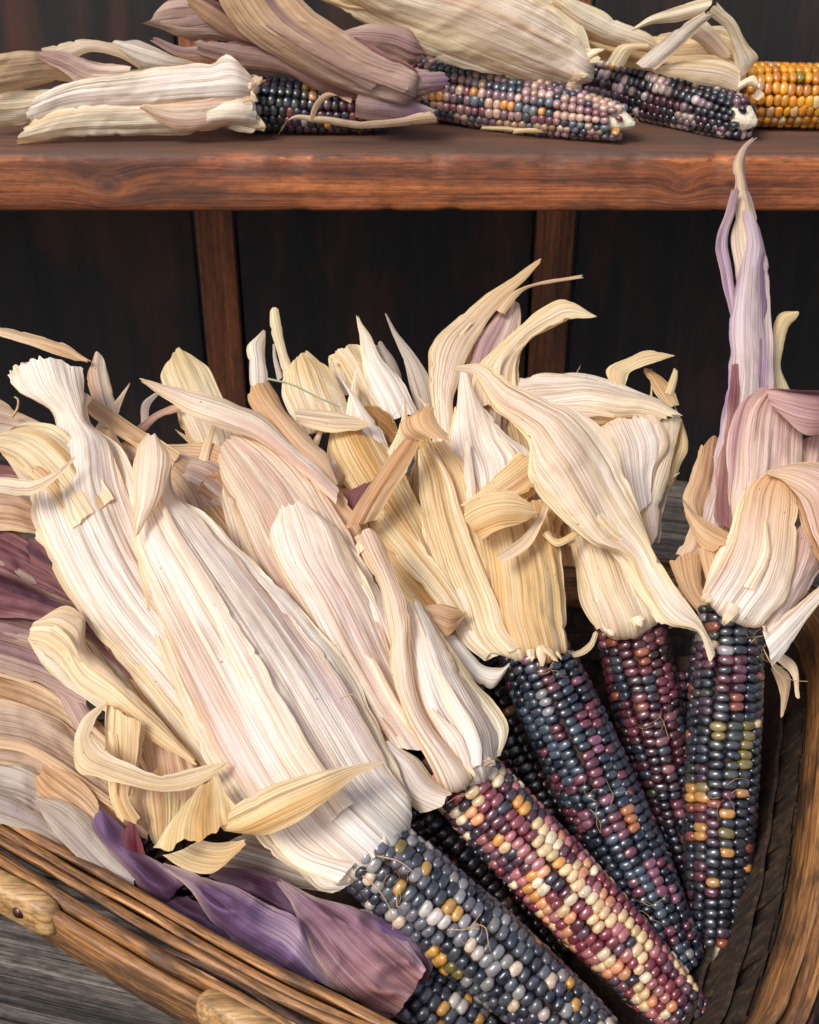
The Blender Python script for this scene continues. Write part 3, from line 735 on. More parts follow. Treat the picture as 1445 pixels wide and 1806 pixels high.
    if rest:
        V_, F_, Cc = [], [], []; o0 = 0
        for (d, p, X, Y, Z, c, mi) in rest:
            kv = KV[mi]; V_.append(p - A + kv[:, :1] * X + kv[:, 1:2] * Y + kv[:, 2:] * Z); Cc.append(np.tile([c[0], c[1], c[2], 1], (len(kv), 1)))
            F_ += [tuple(x + o0 for x in f) for f in KF[mi]]; o0 += len(kv)
        V_ = np.concatenate(V_); o = mesh_obj('kernels', V_, F_, KERNS, e); tag(o, kind='stuff')
        at = o.data.color_attributes.new('tint', 'FLOAT_COLOR', 'POINT'); at.data.foreach_set('color', np.concatenate(Cc).ravel())
    return e

# ================================================================== ears in the basket
A = corn_ear('ear_of_corn', 'slate-blue and grey ear with a few yellow kernels under the widest white husk', (640, 1492), (1062, 1850), 0.0205, 'slate', 16, 0.0051, ha=.040, hb=.015, tip=.7)
leaf(A, 'white', [(560, 1560, 600, 1572), (592, 1563, 724, 1415), (510, 1513, 690, 1360), (431, 1413, 642, 1271), (360, 1290, 590, 1180), (305, 1155, 510, 1080), (268, 1050, 430, 995), (242, 950, 345, 905), (238, 870, 300, 862), (237, 815, 302, 822), (250, 772, 292, 786)][1:], h=(.046, .045, .05), k=(.24, .13, .10), amp=.9, neck=True)
leaf(A, 'pink', [(236, 950, 243, 944), (236, 885, 287, 868), (238, 822, 303, 822), (245, 782, 298, 795), (256, 767, 282, 772)], h=(.060, .066), k=.3)
leaf(A, 'white', [(520, 1520, 620, 1470), (400, 1370, 520, 1330), (270, 1215, 420, 1180), (150, 1080, 330, 1060), (85, 960, 270, 960), (62, 875, 225, 860), (95, 790, 185, 775), (98, 735, 153, 745), (35, 690, 151, 690), (7, 652, 145, 635)], h=(.036, .040, .045), k=(.16, .12, .12))
leaf(A, 'yellow', [(130, 930, 200, 880), (75, 850, 150, 800), (5, 800, 95, 750), (-60, 790, 20, 752), (-110, 830, -60, 800)], h=(.045, .058), k=.16)
leaf(A, 'cream', [(-60, 860, -60, 825), (0, 869, 0, 838), (45, 874, 50, 845), (95, 847, 97, 830), (133, 808, 133, 803)], h=(.066, .062), k=-.15)
leaf(A, 'yellow', [(50, 1126, 60, 1096), (72, 1150, 108, 1078), (98, 1172, 140, 1093), (135, 1212, 150, 1140), (200, 1252, 200, 1188), (265, 1302, 260, 1245), (345, 1352, 345, 1336)], h=(.05, .04), k=(.3, .2))
leaf(A, 'cream', [(400, 1405, 475, 1445), (345, 1337, 430, 1345), (280, 1262, 390, 1250), (215, 1172, 330, 1170), (165, 1100, 260, 1080), (115, 1010, 165, 1005), (55, 940, 100, 925)], h=(.028, .034), k=.14)
leaf(A, 'cream', [(188, 1237, 190, 1243), (150, 1265, 172, 1266), (133, 1310, 163, 1300), (133, 1356, 178, 1314), (210, 1379, 225, 1346), (290, 1395, 282, 1366), (350, 1387, 342, 1354), (403, 1347, 400, 1343)], h=(.05, .062, .056), k=.2)
leaf(A, 'straw', [(188, 1240, 253, 1275), (190, 1290, 248, 1305), (193, 1340, 240, 1350), (195, 1400, 228, 1405), (215, 1455, 248, 1445)], h=(.048, .036), k=.15)
leaf(A, 'straw', [(235, 1380, 330, 1340), (240, 1420, 330, 1400), (255, 1455, 320, 1440), (270, 1500, 300, 1490)], h=.026, k=.15)
leaf(A, 'tan', [(250, 1280, 345, 1345), (255, 1340, 360, 1400), (265, 1380, 350, 1440)], h=.030, k=.1)
leaf(A, 'yellow', [(676, 1342, 678, 1347), (615, 1350, 625, 1374), (560, 1362, 580, 1412), (480, 1385, 520, 1453), (410, 1425, 450, 1476), (385, 1450, 405, 1470)], h=(.074, .086, .066), k=(.1, .25))
leaf(A, 'straw', [(345, 1398, 388, 1372), (318, 1432, 405, 1410), (292, 1475, 422, 1442), (274, 1513, 440, 1468)], h=(.060, .066), k=.12)
leaf(A, 'straw', [(285, 1508, 350, 1480), (320, 1530, 385, 1486), (374, 1538, 412, 1484), (422, 1500, 438, 1477)], h=(.055, .06), k=-.2)
leaf(A, 'grey', [(350, 1530, 440, 1460), (440, 1545, 520, 1490), (520, 1560, 580, 1530), (585, 1575, 620, 1565)], h=.024, k=.12)
leaf(A, 'white', [(480, 1470, 560, 1480), (520, 1525, 580, 1520), (560, 1568, 610, 1560), (600, 1573, 650, 1545)], h=.042, k=.2)
for p in ([(640, 1545, .03), (668, 1570, .035), (690, 1610, .03), (694, 1640, .028)], [(668, 1510, .03), (705, 1520, .032), (738, 1545, .03)], [(700, 1575, .03), (702, 1600, .035), (725, 1580, .03)], [(835, 1630, .02), (858, 1640, .03), (862, 1665, .028), (872, 1690, .02)], [(790, 1640, .022), (830, 1635, .03), (848, 1612, .03)]):
    strand(A, p, h=.028)

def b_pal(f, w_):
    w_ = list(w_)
    if f > .38 and f < .72: w_ = [w_[0] * 1.6, w_[1] * 1.2, w_[2] * .4, w_[3] * 1.3, w_[4] * .6, w_[5] * .4, w_[6] * .2, w_[7] * 3, w_[8], w_[9] * .5]  # red and orange kernels mid-ear, weighted up to paint in a sunlit patch
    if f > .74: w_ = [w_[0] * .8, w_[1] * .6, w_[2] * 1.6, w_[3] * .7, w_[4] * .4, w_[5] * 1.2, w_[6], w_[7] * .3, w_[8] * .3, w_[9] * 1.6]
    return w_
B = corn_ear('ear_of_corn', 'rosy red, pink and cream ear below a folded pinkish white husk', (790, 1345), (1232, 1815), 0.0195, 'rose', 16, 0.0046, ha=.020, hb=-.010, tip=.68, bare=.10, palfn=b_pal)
leaf(B, 'pink', [(680, 1305, 790, 1300), (620, 1230, 730, 1205), (560, 1150, 690, 1100), (490, 1060, 640, 1000), (440, 985, 597, 905), (412, 905, 547, 838), (388, 840, 492, 793), (374, 783, 431, 765)], h=(.028, .026, .030), k=(.2, .14, .1))
leaf(B, 'white', [(690, 1320, 800, 1330), (650, 1250, 745, 1260), (590, 1160, 702, 1160), (530, 1060, 668, 1070), (482, 985, 632, 1000), (477, 930, 592, 928), (492, 893, 546, 886)], h=(.034, .038), k=(.2, .14), amp=1.3)
leaf(B, 'pink', [(773, 1380, 832, 1368), (730, 1302, 790, 1320), (702, 1230, 742, 1245), (690, 1170, 724, 1150), (682, 1100, 723, 1085), (666, 1028, 694, 1010), (640, 985, 677, 962), (622, 946, 663, 929)], h=(.042, .052), k=(.3, .35), neck=True)
leaf(B, 'white', [(790, 1372, 880, 1336), (760, 1320, 884, 1290), (730, 1260, 850, 1238), (714, 1180, 810, 1183), (714, 1110, 768, 1108), (712, 1060, 738, 1062)], h=(.036, .034), k=(.32, .16), neck=True)
leaf(B, 'white', [(655, 1312, 690, 1306), (690, 1362, 732, 1335), (718, 1415, 778, 1380), (756, 1443, 812, 1384)], h=(.035, .034), k=(.2, .4))
leaf(B, 'pink', [(812, 1385, 840, 1365), (845, 1310, 876, 1300), (862, 1290, 890, 1300), (868, 1325, 886, 1330)], h=(.03, .026), k=.3)
leaf(B, 'pink', [(610, 1250, 700, 1240), (640, 1300, 710, 1290), (660, 1330, 730, 1330)], h=.026, k=.15)
leaf(B, 'pink', [(592, 892, 598, 862), (555, 857, 557, 820), (510, 817, 515, 786), (452, 779, 461, 733), (395, 759, 410, 708), (330, 730, 345, 690), (275, 691, 290, 677), (246, 671, 248, 665)], h=(.030, .034, .045), k=.2)
leaf(B, 'tan', [(590, 862, 597, 850), (560, 832, 576, 800), (510, 797, 549, 773), (474, 747, 512, 733), (440, 712, 487, 690), (433, 690, 471, 667)], h=(.022, .03), k=(.2, .3), style2='orange')
leaf(B, 'orange', [(606, 932, 665, 916), (640, 872, 693, 868), (680, 815, 721, 820), (715, 772, 744, 774)], h=(.030, .05), k=.1)
leaf(B, 'orange', [(738, 778, 796, 780), (706, 766, 772, 752), (703, 748, 765, 734), (735, 725, 763, 718), (752, 713, 758, 713)], h=(.052, .056), k=.3)
leaf(B, 'maroon', [(596, 905, 640, 895), (600, 880, 650, 872), (620, 862, 690, 840)], h=.016, k=.1)
leaf(B, 'cream', [(630, 975, 665, 960), (622, 950, 664, 938)], h=.05, k=.2)
strand(B, [(473, 668, 0), (520, 680, .01), (560, 700, .012), (600, 718, .01)], r=.0007, mat=plain('green_blade', (.25, .27, .15), .6, (200, .2)), h=.035, name='dry_blade')
strand(B, [(600, 1232, .01), (622, 1225, .012), (640, 1245, .01), (668, 1290, .008)], h=.045)

Cc = corn_ear('ear_of_corn', 'navy blue ear flecked with mauve below a straw-yellow husk', (935, 1140), (1200, 1705), 0.0208, 'navy', 17, 0.0047, ha=.002, hb=-.02, tip=.66, neck=.9)
leaf(Cc, 'yellow', [(858, 1166, 950, 1132), (825, 1132, 930, 1118), (800, 1062, 910, 1060), (765, 980, 880, 980), (745, 900, 852, 900), (738, 840, 832, 840), (735, 790, 778, 773)], h=(.016, .016, .024), k=(.18, .12, .1), amp=1.5, style2='straw', neck=True)
leaf(Cc, 'yellow', [(895, 1146, 1003, 1140), (872, 1100, 999, 1100), (858, 1020, 998, 1030), (842, 940, 988, 965), (832, 880, 962, 880)], h=(.020, .024), k=(.2, .15), amp=1.7, neck=True)
leaf(Cc, 'cream', [(765, 745, 802, 790), (760, 662, 802, 700), (770, 605, 832, 620), (811, 562, 862, 568), (862, 518, 893, 525), (905, 488, 925, 496), (950, 456, 958, 459)], h=(.006, .0, .01), k=.18, style2='orange')
leaf(Cc, 'orange', [(870, 548, 890, 555), (905, 513, 925, 511), (960, 494, 975, 498), (1024, 484, 1027, 489)], h=.006, k=.2)
leaf(Cc, 'rosy', [(832, 850, 912, 850), (815, 760, 882, 760), (820, 680, 892, 690), (835, 610, 907, 640), (870, 558, 919, 590), (896, 530, 917, 534)], h=(.006, -.004), k=.15, style2='cream')
leaf(Cc, 'cream', [(835, 720, 915, 710), (850, 645, 910, 640), (885, 610, 922, 612), (915, 583, 936, 597), (955, 551, 976, 576), (992, 532, 1010, 564), (1050, 556, 1051, 560)], h=(.010, .016), k=.12)
leaf(Cc, 'white', [(820, 905, 900, 880), (795, 850, 918, 808), (795, 780, 882, 770), (803, 720, 852, 718), (811, 650, 823, 655)], h=(.018, .022), k=.08)
leaf(Cc, 'straw', [(815, 890, 850, 905), (845, 863, 888, 888), (890, 820, 932, 870), (935, 783, 958, 850)], h=(.030, .022), k=.12)
leaf(Cc, 'straw', [(840, 951, 823, 882), (848, 949, 844, 869), (880, 931, 882, 861), (925, 918, 922, 876), (949, 903, 950, 899)], h=(.038, .05, .046), k=.22)
leaf(Cc, 'yellow', [(877, 979, 890, 991), (900, 962, 918, 976), (930, 934, 946, 946), (950, 905, 966, 900), (957, 868, 970, 872)], h=(.046, .034), k=-.2)
leaf(Cc, 'straw', [(957, 945, 966, 934), (980, 964, 981, 950), (1012, 951, 1008, 938), (1036, 936, 1030, 920)], h=.03, k=.2)
leaf(Cc, 'straw', [(780, 1082, 842, 1122), (740, 1010, 812, 1060), (680, 930, 772, 970), (620, 860, 732, 880), (585, 800, 692, 800), (585, 750, 642, 738)], h=(.006, .006), k=.13)
leaf(Cc, 'cream', [(522, 722, 525, 748), (560, 724, 560, 761), (600, 730, 600, 765), (640, 738, 651, 753)], h=(.012, .018), k=.2)
leaf(Cc, 'yellow', [(812, 1112, 837, 1110), (770, 1062, 802, 1040), (700, 985, 742, 958), (650, 930, 702, 898)], h=.014, k=.2)
leaf(Cc, 'straw', [(640, 960, 700, 950), (700, 1040, 750, 1020), (760, 1110, 800, 1090)], h=.004, k=.15)
leaf(Cc, 'tan', [(742, 1070, 750, 1092), (775, 1067, 770, 1112), (800, 1072, 790, 1125), (822, 1082, 822, 1085)], h=.022, k=.2, style2='brown')
leaf(Cc, 'white', [(785, 1125, 805, 1120), (820, 1182, 836, 1158), (850, 1209, 857, 1176), (868, 1215, 882, 1178), (894, 1184, 902, 1164)], h=.014, k=.25)
leaf(Cc, 'cream', [(975, 1147, 986, 1134), (1012, 1159, 1012, 1149), (1046, 1141, 1040, 1131), (1056, 1114, 1047, 1114)], h=.012, k=.2)
leaf(Cc, 'straw', [(920, 960, 990, 960), (960, 900, 1000, 900), (965, 850, 1010, 860)], h=.006, k=.1)

D = corn_ear('ear_of_corn', 'wine red and dark blue ear under the husk with a long drooping tongue', (1105, 1085), (1218, 1575), 0.0188, 'wine', 15, 0.0048, ha=-.012, hb=-.05, tip=.7)
leaf(D, 'cream', [(1058, 1108, 1168, 1084), (1038, 1065, 1148, 1050), (1030, 1020, 1122, 1000), (1010, 955, 1092, 940), (985, 890, 1062, 880)], h=(.006, .008), k=(.2, .18), amp=1.1, neck=True)
leaf(D, 'cream', [(1252, 1168, 1262, 1152), (1232, 1114, 1247, 1112), (1180, 1098, 1216, 1068), (1140, 1042, 1179, 1018), (1105, 977, 1146, 958), (1050, 952, 1124, 900), (1005, 910, 1106, 850), (962, 864, 1080, 788), (942, 835, 1042, 744), (938, 782, 988, 720), (873, 720, 897, 677), (835, 661, 845, 644), (799, 655, 802, 647)], h=(.030, .034, .05, .055), k=(.1, .14), style2='pink', amp=1.1)
leaf(D, 'cream', [(1165, 1098, 1247, 1116), (1140, 1062, 1202, 1070), (1100, 1000, 1162, 1000), (1060, 950, 1124, 940)], h=(.018, .022), k=.15)
leaf(D, 'white', [(925, 765, 912, 672), (975, 765, 975, 664), (1022, 752, 1050, 667), (1070, 747, 1108, 685), (1130, 738, 1161, 705), (1175, 742, 1202, 730)], h=(.0, .012), k=.2, style2='cream')
leaf(D, 'white', [(1125, 905, 1150, 885), (1105, 850, 1152, 830), (1080, 790, 1169, 780), (1055, 748, 1153, 730)], h=(.004, .018), k=.12)
leaf(D, 'cream', [(1150, 962, 1164, 930), (1130, 910, 1166, 900), (1140, 850, 1177, 850), (1163, 790, 1192, 790), (1150, 737, 1204, 731)], h=(-.004, .008), k=.15)
leaf(D, 'straw', [(1166, 880, 1181, 870), (1180, 820, 1202, 820), (1194, 760, 1214, 785), (1188, 698, 1204, 735)], h=(-.012, .0), k=.2)
leaf(D, 'grey', [(1090, 960, 1160, 960), (1110, 900, 1170, 900), (1130, 850, 1185, 850)], h=-.014, k=.1)
leaf(D, 'straw', [(1078, 682, 1104, 686), (1072, 652, 1109, 663), (1112, 631, 1116, 653), (1148, 617, 1149, 641), (1187, 626, 1188, 630)], h=(-.002, .006), k=.2)
leaf(D, 'straw', [(1180, 722, 1198, 716), (1155, 697, 1186, 685), (1145, 676, 1171, 668), (1131, 655, 1149, 652)], h=-.008, k=.2, style2='brown')
leaf(D, 'straw', [(1172, 692, 1189, 696), (1180, 672, 1196, 670), (1191, 644, 1197, 648)], h=-.004, k=.2)
leaf(D, 'tan', [(1000, 960, 1050, 1000), (990, 910, 1030, 900)], h=-.004, k=.2)
leaf(D, 'orange', [(1050, 760, 1120, 740), (1040, 730, 1080, 715)], h=-.004, k=.1)

E = corn_ear('ear_of_corn', 'dark speckled ear below the tall husk whose stem leans on the shelf', (1286, 1075), (1259, 1705), 0.0188, 'night', 14, 0.0049, ha=.004, hb=-.03, tip=.75, bare=.05)
leaf(E, 'violet', [(1240, 928, 1296, 945), (1252, 860, 1322, 880), (1272, 745, 1354, 790), (1288, 650, 1362, 685), (1293, 560, 1357, 560), (1298, 500, 1352, 468), (1290, 430, 1347, 436), (1298, 372, 1326, 352), (1296, 330, 1319, 325), (1298, 272, 1316, 268), (1312, 254, 1321, 257), (1327, 242, 1331, 247)], h=(.014, .004, .0, .006), k=(.2, .2, .4), style2='straw', tp=3.0, sub=True)
leaf(E, 'violet', [(1262, 860, 1335, 880), (1274, 760, 1350, 790), (1287, 660, 1362, 690), (1289, 560, 1357, 560), (1299, 495, 1353, 468), (1315, 430, 1349, 440), (1310, 370, 1335, 380)], h=(.008, .008), k=.12, sub=True)
leaf(E, 'lilac', [(1289, 556, 1299, 566), (1270, 478, 1294, 500), (1263, 430, 1284, 426), (1280, 370, 1296, 372), (1290, 335, 1305, 335)], h=(.006, .01), k=.25, sub=True)
leaf(E, 'maroon', [(1256, 920, 1290, 940), (1263, 860, 1287, 860), (1280, 740, 1302, 745), (1291, 640, 1302, 640)], h=(.022, .012), k=.15)
leaf(E, 'rosy', [(1288, 930, 1355, 925), (1282, 850, 1402, 860), (1285, 768, 1414, 790), (1310, 708, 1407, 738), (1346, 682, 1392, 698)], h=(.018, .020), k=(.1, .16))
leaf(E, 'maroon', [(1470, 690, 1480, 768), (1412, 685, 1420, 771), (1374, 684, 1390, 750), (1347, 688, 1354, 713)], h=(.032, .034), k=(.35, .4), style2='rosy')
leaf(E, 'white', [(1240, 1048, 1345, 1098), (1262, 1005, 1378, 1070), (1290, 955, 1397, 1000), (1305, 900, 1400, 930), (1320, 855, 1400, 880), (1352, 832, 1390, 848)], h=(.022, .034), k=(.18, .16), style2='orange', neck=True)
leaf(E, 'tan', [(1350, 836, 1352, 831), (1382, 852, 1402, 820), (1405, 890, 1455, 828), (1432, 960, 1485, 900), (1462, 1020, 1505, 980)], h=(.040, .034), k=.2, style2='rosy')
leaf(E, 'rosy', [(1345, 1114, 1372, 1112), (1365, 1060, 1422, 1040), (1385, 1000, 1455, 980), (1395, 930, 1475, 900)], h=(.020, .026), k=.2)
leaf(E, 'white', [(1362, 1176, 1345, 1117), (1386, 1149, 1380, 1085), (1419, 1099, 1415, 1060), (1458, 1050, 1452, 1026)], h=(.020, .026), k=.2)
leaf(E, 'rosy', [(1400, 900, 1460, 860), (1405, 830, 1470, 800), (1415, 770, 1480, 760)], h=.012, k=.15)
leaf(E, 'tan', [(1190, 978, 1232, 1002), (1215, 925, 1252, 960), (1204, 880, 1242, 910), (1222, 830, 1257, 850), (1235, 785, 1267, 769)], h=(.010, .004), k=.2, style2='orange')
leaf(E, 'orange', [(1204, 878, 1210, 912), (1240, 914, 1236, 962), (1297, 945, 1266, 977)], h=(.020, .024), k=.2)
leaf(E, 'orange', [(1272, 1080, 1302, 1072), (1246, 1018, 1292, 1008), (1231, 963, 1292, 965)], h=(.016, .020), k=.15)
leaf(E, 'orange', [(1242, 1092, 1264, 1080), (1202, 1042, 1238, 1026), (1181, 984, 1236, 971)], h=(.006, .012), k=.2)
leaf(E, 'cream', [(1368, 1165, 1378, 1150), (1392, 1185, 1402, 1168), (1404, 1232, 1410, 1228)], h=.0, k=.2)
leaf(E, 'tan', [(1358, 1180, 1366, 1170), (1372, 1215, 1390, 1190), (1376, 1262, 1384, 1260)], h=-.02, k=.2)
strand(E, [(1350, 1150), (1375, 1190), (1400, 1200), (1425, 1202)], h=.006)
strand(E, [(1345, 1140), (1362, 1170), (1385, 1178)], h=.008)

Fh = corn_ear('ear_of_corn', 'slate ear in a violet-purple husk lying along the front basket rim', (655, 1712), (890, 1875), 0.0185, 'slate', 15, 0.0050, ha=.020, hb=.012, vis=200)
leaf(Fh, 'purple', [(280, 1602, 330, 1560), (240, 1560, 292, 1530), (205, 1515, 227, 1488), (170, 1476, 214, 1455), (163, 1443, 180, 1419)], h=(.034, .04), k=.25, style2='lilac', crumple=.7)
leaf(Fh, 'plum', [(212, 1502, 259, 1509), (221, 1465, 246, 1470), (232, 1443, 237, 1445)], h=.036, k=.15, crumple=.7)
leaf(Fh, 'lilac', [(592, 1760, 604, 1750), (545, 1737, 568, 1700), (490, 1711, 532, 1630), (425, 1673, 472, 1594), (372, 1626, 412, 1564), (335, 1571, 345, 1541), (289, 1531, 292, 1521)], h=(.040, .042), k=(.18, .2), amp=1.6, crumple=.7)
leaf(Fh, 'purple', [(530, 1645, 540, 1580), (490, 1610, 495, 1550), (430, 1577, 442, 1536), (368, 1547, 373, 1528)], h=.030, k=.15, crumple=.7)
leaf(Fh, 'heather', [(692, 1798, 750, 1711), (625, 1772, 722, 1668), (580, 1726, 678, 1631), (545, 1662, 624, 1601), (520, 1602, 552, 1579), (488, 1557, 495, 1551)], h=(.038, .043), k=(.3, .2), amp=1.6, crumple=.7)
leaf(Fh, 'purple', [(690, 1800, 720, 1780), (620, 1775, 660, 1740), (560, 1740, 600, 1700), (520, 1690, 560, 1650)], h=.028, k=.2, crumple=.7)
leaf(Fh, 'purple', [(560, 1760, 590, 1720), (430, 1700, 450, 1660), (340, 1650, 380, 1610), (270, 1605, 320, 1575)], h=.032, k=.15, crumple=.7)
leaf(Fh, 'purple', [(714, 1669, 722, 1664), (740, 1696, 760, 1689), (745, 1726, 763, 1712), (741, 1737, 750, 1736)], h=.034, k=.3, crumple=.7)

# the ears half hidden beneath, with the husks that rise behind
X = corn_ear('ear_of_corn', 'dark brown ear wedged underneath, its pinkish husk rising behind the white one', (720, 1405), (985, 1700), 0.0178, 'dusk', 12, 0.0054, ha=-.02, hb=-.045, vis=200)
leaf(X, 'orange', [(-14, 587, -14, 572), (70, 616, 60, 589), (115, 631, 110, 604), (150, 639, 164, 639)], h=.02, k=.2)
leaf(X, 'pink', [(182, 745, 208, 745), (160, 692, 199, 690), (156, 660, 189, 650), (165, 626, 179, 621)], h=.012, k=.25)
leaf(X, 'orange', [(300, 830, 320, 800), (240, 792, 262, 763), (195, 762, 207, 729), (149, 722, 152, 692)], h=.016, k=.2)
leaf(X, 'tan', [(240, 1005, 265, 1000), (200, 930, 245, 940), (170, 850, 236, 830), (152, 760, 205, 762)], h=.024, k=.15)
leaf(X, 'pink', [(400, 920, 440, 850), (340, 884, 378, 797), (300, 855, 292, 789), (205, 800, 215, 779)], h=(.004, .010), k=.12)
leaf(X, 'cream', [(355, 810, 425, 800), (335, 770, 422, 765), (305, 710, 389, 700), (286, 665, 367, 650), (299, 623, 322, 617)], h=(-.01, -.006), k=.15, style2='straw')
leaf(X, 'grey', [(248, 748, 262, 742), (251, 710, 266, 715), (275, 692, 281, 697)], h=.0, k=.2)
leaf(X, 'maroon', [(236, 755, 252, 762), (275, 725, 286, 736), (306, 711, 319, 722)], h=.002, k=.2, style2='tan')
leaf(X, 'orange', [(400, 905, 412, 888), (370, 898, 396, 858), (338, 895, 372, 829)], h=.010, k=.2)
leaf(X, 'straw', [(408, 968, 432, 955), (375, 932, 422, 925), (338, 908, 407, 884)], h=.012, k=.12)

Y = corn_ear('ear_of_corn', 'dark ear nearly buried between the rosy and navy ears, husk fanned against the wall', (820, 1170), (1030, 1530), 0.0182, 'dusk', 12, 0.0054, ha=-.035, hb=-.05, vis=200)
leaf(Y, 'white', [(442, 700, 470, 700), (439, 640, 471, 640), (437, 607, 468, 605), (459, 587, 467, 584)], h=-.02, k=.2)
leaf(Y, 'yellow', [(500, 665, 522, 658), (489, 620, 506, 620), (478, 580, 498, 580), (476, 548, 491, 544)], h=-.02, k=.25)
leaf(Y, 'grey', [(490, 670, 500, 660), (481, 625, 487, 622), (480, 600, 484, 598)], h=-.02, k=.2)
leaf(Y, 'cream', [(540, 770, 630, 755), (514, 720, 607, 700), (504, 665, 582, 655), (519, 634, 547, 624)], h=(-.012, -.014), k=.18, style2='straw')
leaf(Y, 'cream', [(560, 690, 600, 690), (540, 650, 580, 655), (530, 621, 541, 615)], h=-.018, k=.2)
leaf(Y, 'cream', [(655, 730, 675, 730), (625, 680, 662, 680), (600, 640, 652, 640), (577, 626, 642, 606)], h=(-.014, -.018), k=.15)
leaf(Y, 'cream', [(585, 700, 625, 700), (580, 660, 615, 655), (577, 628, 600, 622)], h=-.026, k=.15)
leaf(Y, 'white', [(680, 745, 738, 730), (652, 690, 707, 668), (640, 640, 672, 630), (633, 590, 652, 590), (629, 557, 635, 562)], h=(-.008, -.010), k=.14)
leaf(Y, 'grey', [(690, 690, 715, 690), (660, 640, 702, 640), (654, 606, 677, 602)], h=-.02, k=.15)
leaf(Y, 'grey', [(740, 750, 775, 740), (725, 692, 762, 680), (712, 636, 733, 629), (692, 590, 701, 588), (679, 555, 683, 556)], h=(-.018, -.022), k=.2)
leaf(Y, 'brown', [(604, 736, 640, 748), (639, 715, 652, 751), (682, 722, 672, 771), (707, 766, 692, 782)], h=-.004, k=.2)
leaf(Y, 'tan', [(620, 790, 700, 800), (600, 760, 690, 770)], h=-.012, k=.1, style2='orange')

Z = corn_ear('ear_of_corn', 'deep blue ear showing as a sliver between the wine red and speckled ears', (1205, 1190), (1248, 1570), 0.0165, 'navy', 12, 0.0052, ha=-.05, hb=-.07, vis=150)
leaf(Z, 'straw', [(1360, 700, 1400, 695), (1364, 650, 1378, 650), (1361, 590, 1386, 600), (1376, 554, 1392, 580), (1407, 549, 1411, 560)], h=-.012, k=.2)
leaf(Z, 'tan', [(1180, 1110, 1230, 1100), (1190, 1060, 1240, 1040), (1200, 1000, 1250, 980)], h=-.012, k=.2)

def husk_only(label, loc, cob_a, cob_b):
    e = corn_ear('ear_of_corn', label, cob_a, cob_b, 0.017, 'dusk', 12, 0.0056, ha=-.03, hb=-.05, vis=60)
    return e
K = husk_only('maroon husked ear buried under the white husks', None, (260, 1230), (520, 1480))
leaf(K, 'maroon', [(215, 1150, 175, 1085), (140, 1095, 112, 1000), (60, 1062, 52, 948), (-40, 1012, -40, 920), (-105, 989, -113, 960)], h=.022, k=.12, amp=1.4, crumple=.22)
leaf(K, 'maroon', [(230, 1200, 230, 1150), (140, 1120, 150, 1075), (60, 1095, 60, 1035), (-40, 1085, -40, 1000), (-91, 1054, -99, 1026)], h=.026, k=.15, amp=1.4, crumple=.22)
leaf(K, 'mauve', [(205, 1270, 220, 1205), (150, 1222, 152, 1145), (70, 1175, 72, 1085), (-40, 1145, -40, 1065), (-135, 1096, -143, 1071)], h=.018, k=.15, style2='maroon', amp=1.4, crumple=.22)
leaf(K, 'mauve', [(150, 1245, 160, 1190), (60, 1203, 62, 1143), (-40, 1175, -40, 1128), (-76, 1164, -84, 1148)], h=.024, k=.15, amp=1.4, crumple=.22)
leaf(K, 'tan', [(-60, 940, -60, 872), (30, 938, 40, 878), (70, 945, 72, 895)], h=.02, k=.2, amp=1.4, crumple=.22)
leaf(K, 'pink', [(110, 810, 120, 770), (40, 775, 52, 742), (-40, 800, -40, 710), (-108, 779, -116, 750)], h=.02, k=.15, amp=1.4, crumple=.22)
leaf(K, 'mauve', [(110, 960, 130, 880), (40, 920, 60, 850), (-40, 900, -40, 830), (-104, 863, -112, 840)], h=.01, k=.15, amp=1.4, crumple=.22)
strand(K, [(22, 735, 0), (30, 722, .004), (32, 705, .003), (26, 700, 0)], r=.0009, h=.03, name='curled_shred')
Nn_ = husk_only('tan and grey husked ear pressed against the front left of the basket', None, (250, 1480), (500, 1690))
leaf(Nn_, 'tan', [(185, 1340, 190, 1290), (110, 1278, 122, 1228), (50, 1252, 62, 1188), (-40, 1232, -40, 1160), (-135, 1216, -143, 1193)], h=.014, k=.15, style2='brown', amp=1.4, crumple=.22)
leaf(Nn_, 'mauve', [(135, 1290, 168, 1270), (108, 1242, 147, 1230), (68, 1197, 82, 1188)], h=.022, k=.15, amp=1.4, crumple=.22)
leaf(Nn_, 'tan', [(260, 1480, 270, 1410), (180, 1428, 178, 1338), (110, 1387, 112, 1273), (40, 1352, 46, 1243), (-40, 1347, -40, 1228), (-135, 1306, -143, 1268)], h=.024, k=.10, style2='mauve', amp=1.4, crumple=.22)
leaf(Nn_, 'grey', [(160, 1525, 180, 1450), (100, 1492, 112, 1388), (40, 1457, 42, 1348), (-40, 1445, -40, 1325), (-94, 1393, -102, 1354)], h=.016, k=.12, amp=1.4, crumple=.22)
leaf(Nn_, 'grey', [(150, 1530, 150, 1490), (60, 1473, 60, 1425), (-30, 1445, -30, 1395), (-84, 1436, -92, 1420)], h=.020, k=.15, amp=1.4, crumple=.22)
leaf(Nn_, 'tan', [(175, 1475, 195, 1450), (120, 1433, 168, 1408), (62, 1402, 122, 1360), (55, 1372, 80, 1344)], h=.032, k=.2, style2='orange', amp=1.4, crumple=.22)
leaf(Nn_, 'grey', [(230, 1575, 240, 1550), (170, 1542, 198, 1498), (125, 1502, 168, 1453), (84, 1452, 117, 1413), (57, 1416, 65, 1404)], h=.034, k=.15, amp=1.4, crumple=.22)
leaf(Nn_, 'tan', [(210, 1500, 300, 1440), (180, 1440, 260, 1400)], h=.014, k=.1, amp=1.4, crumple=.22)

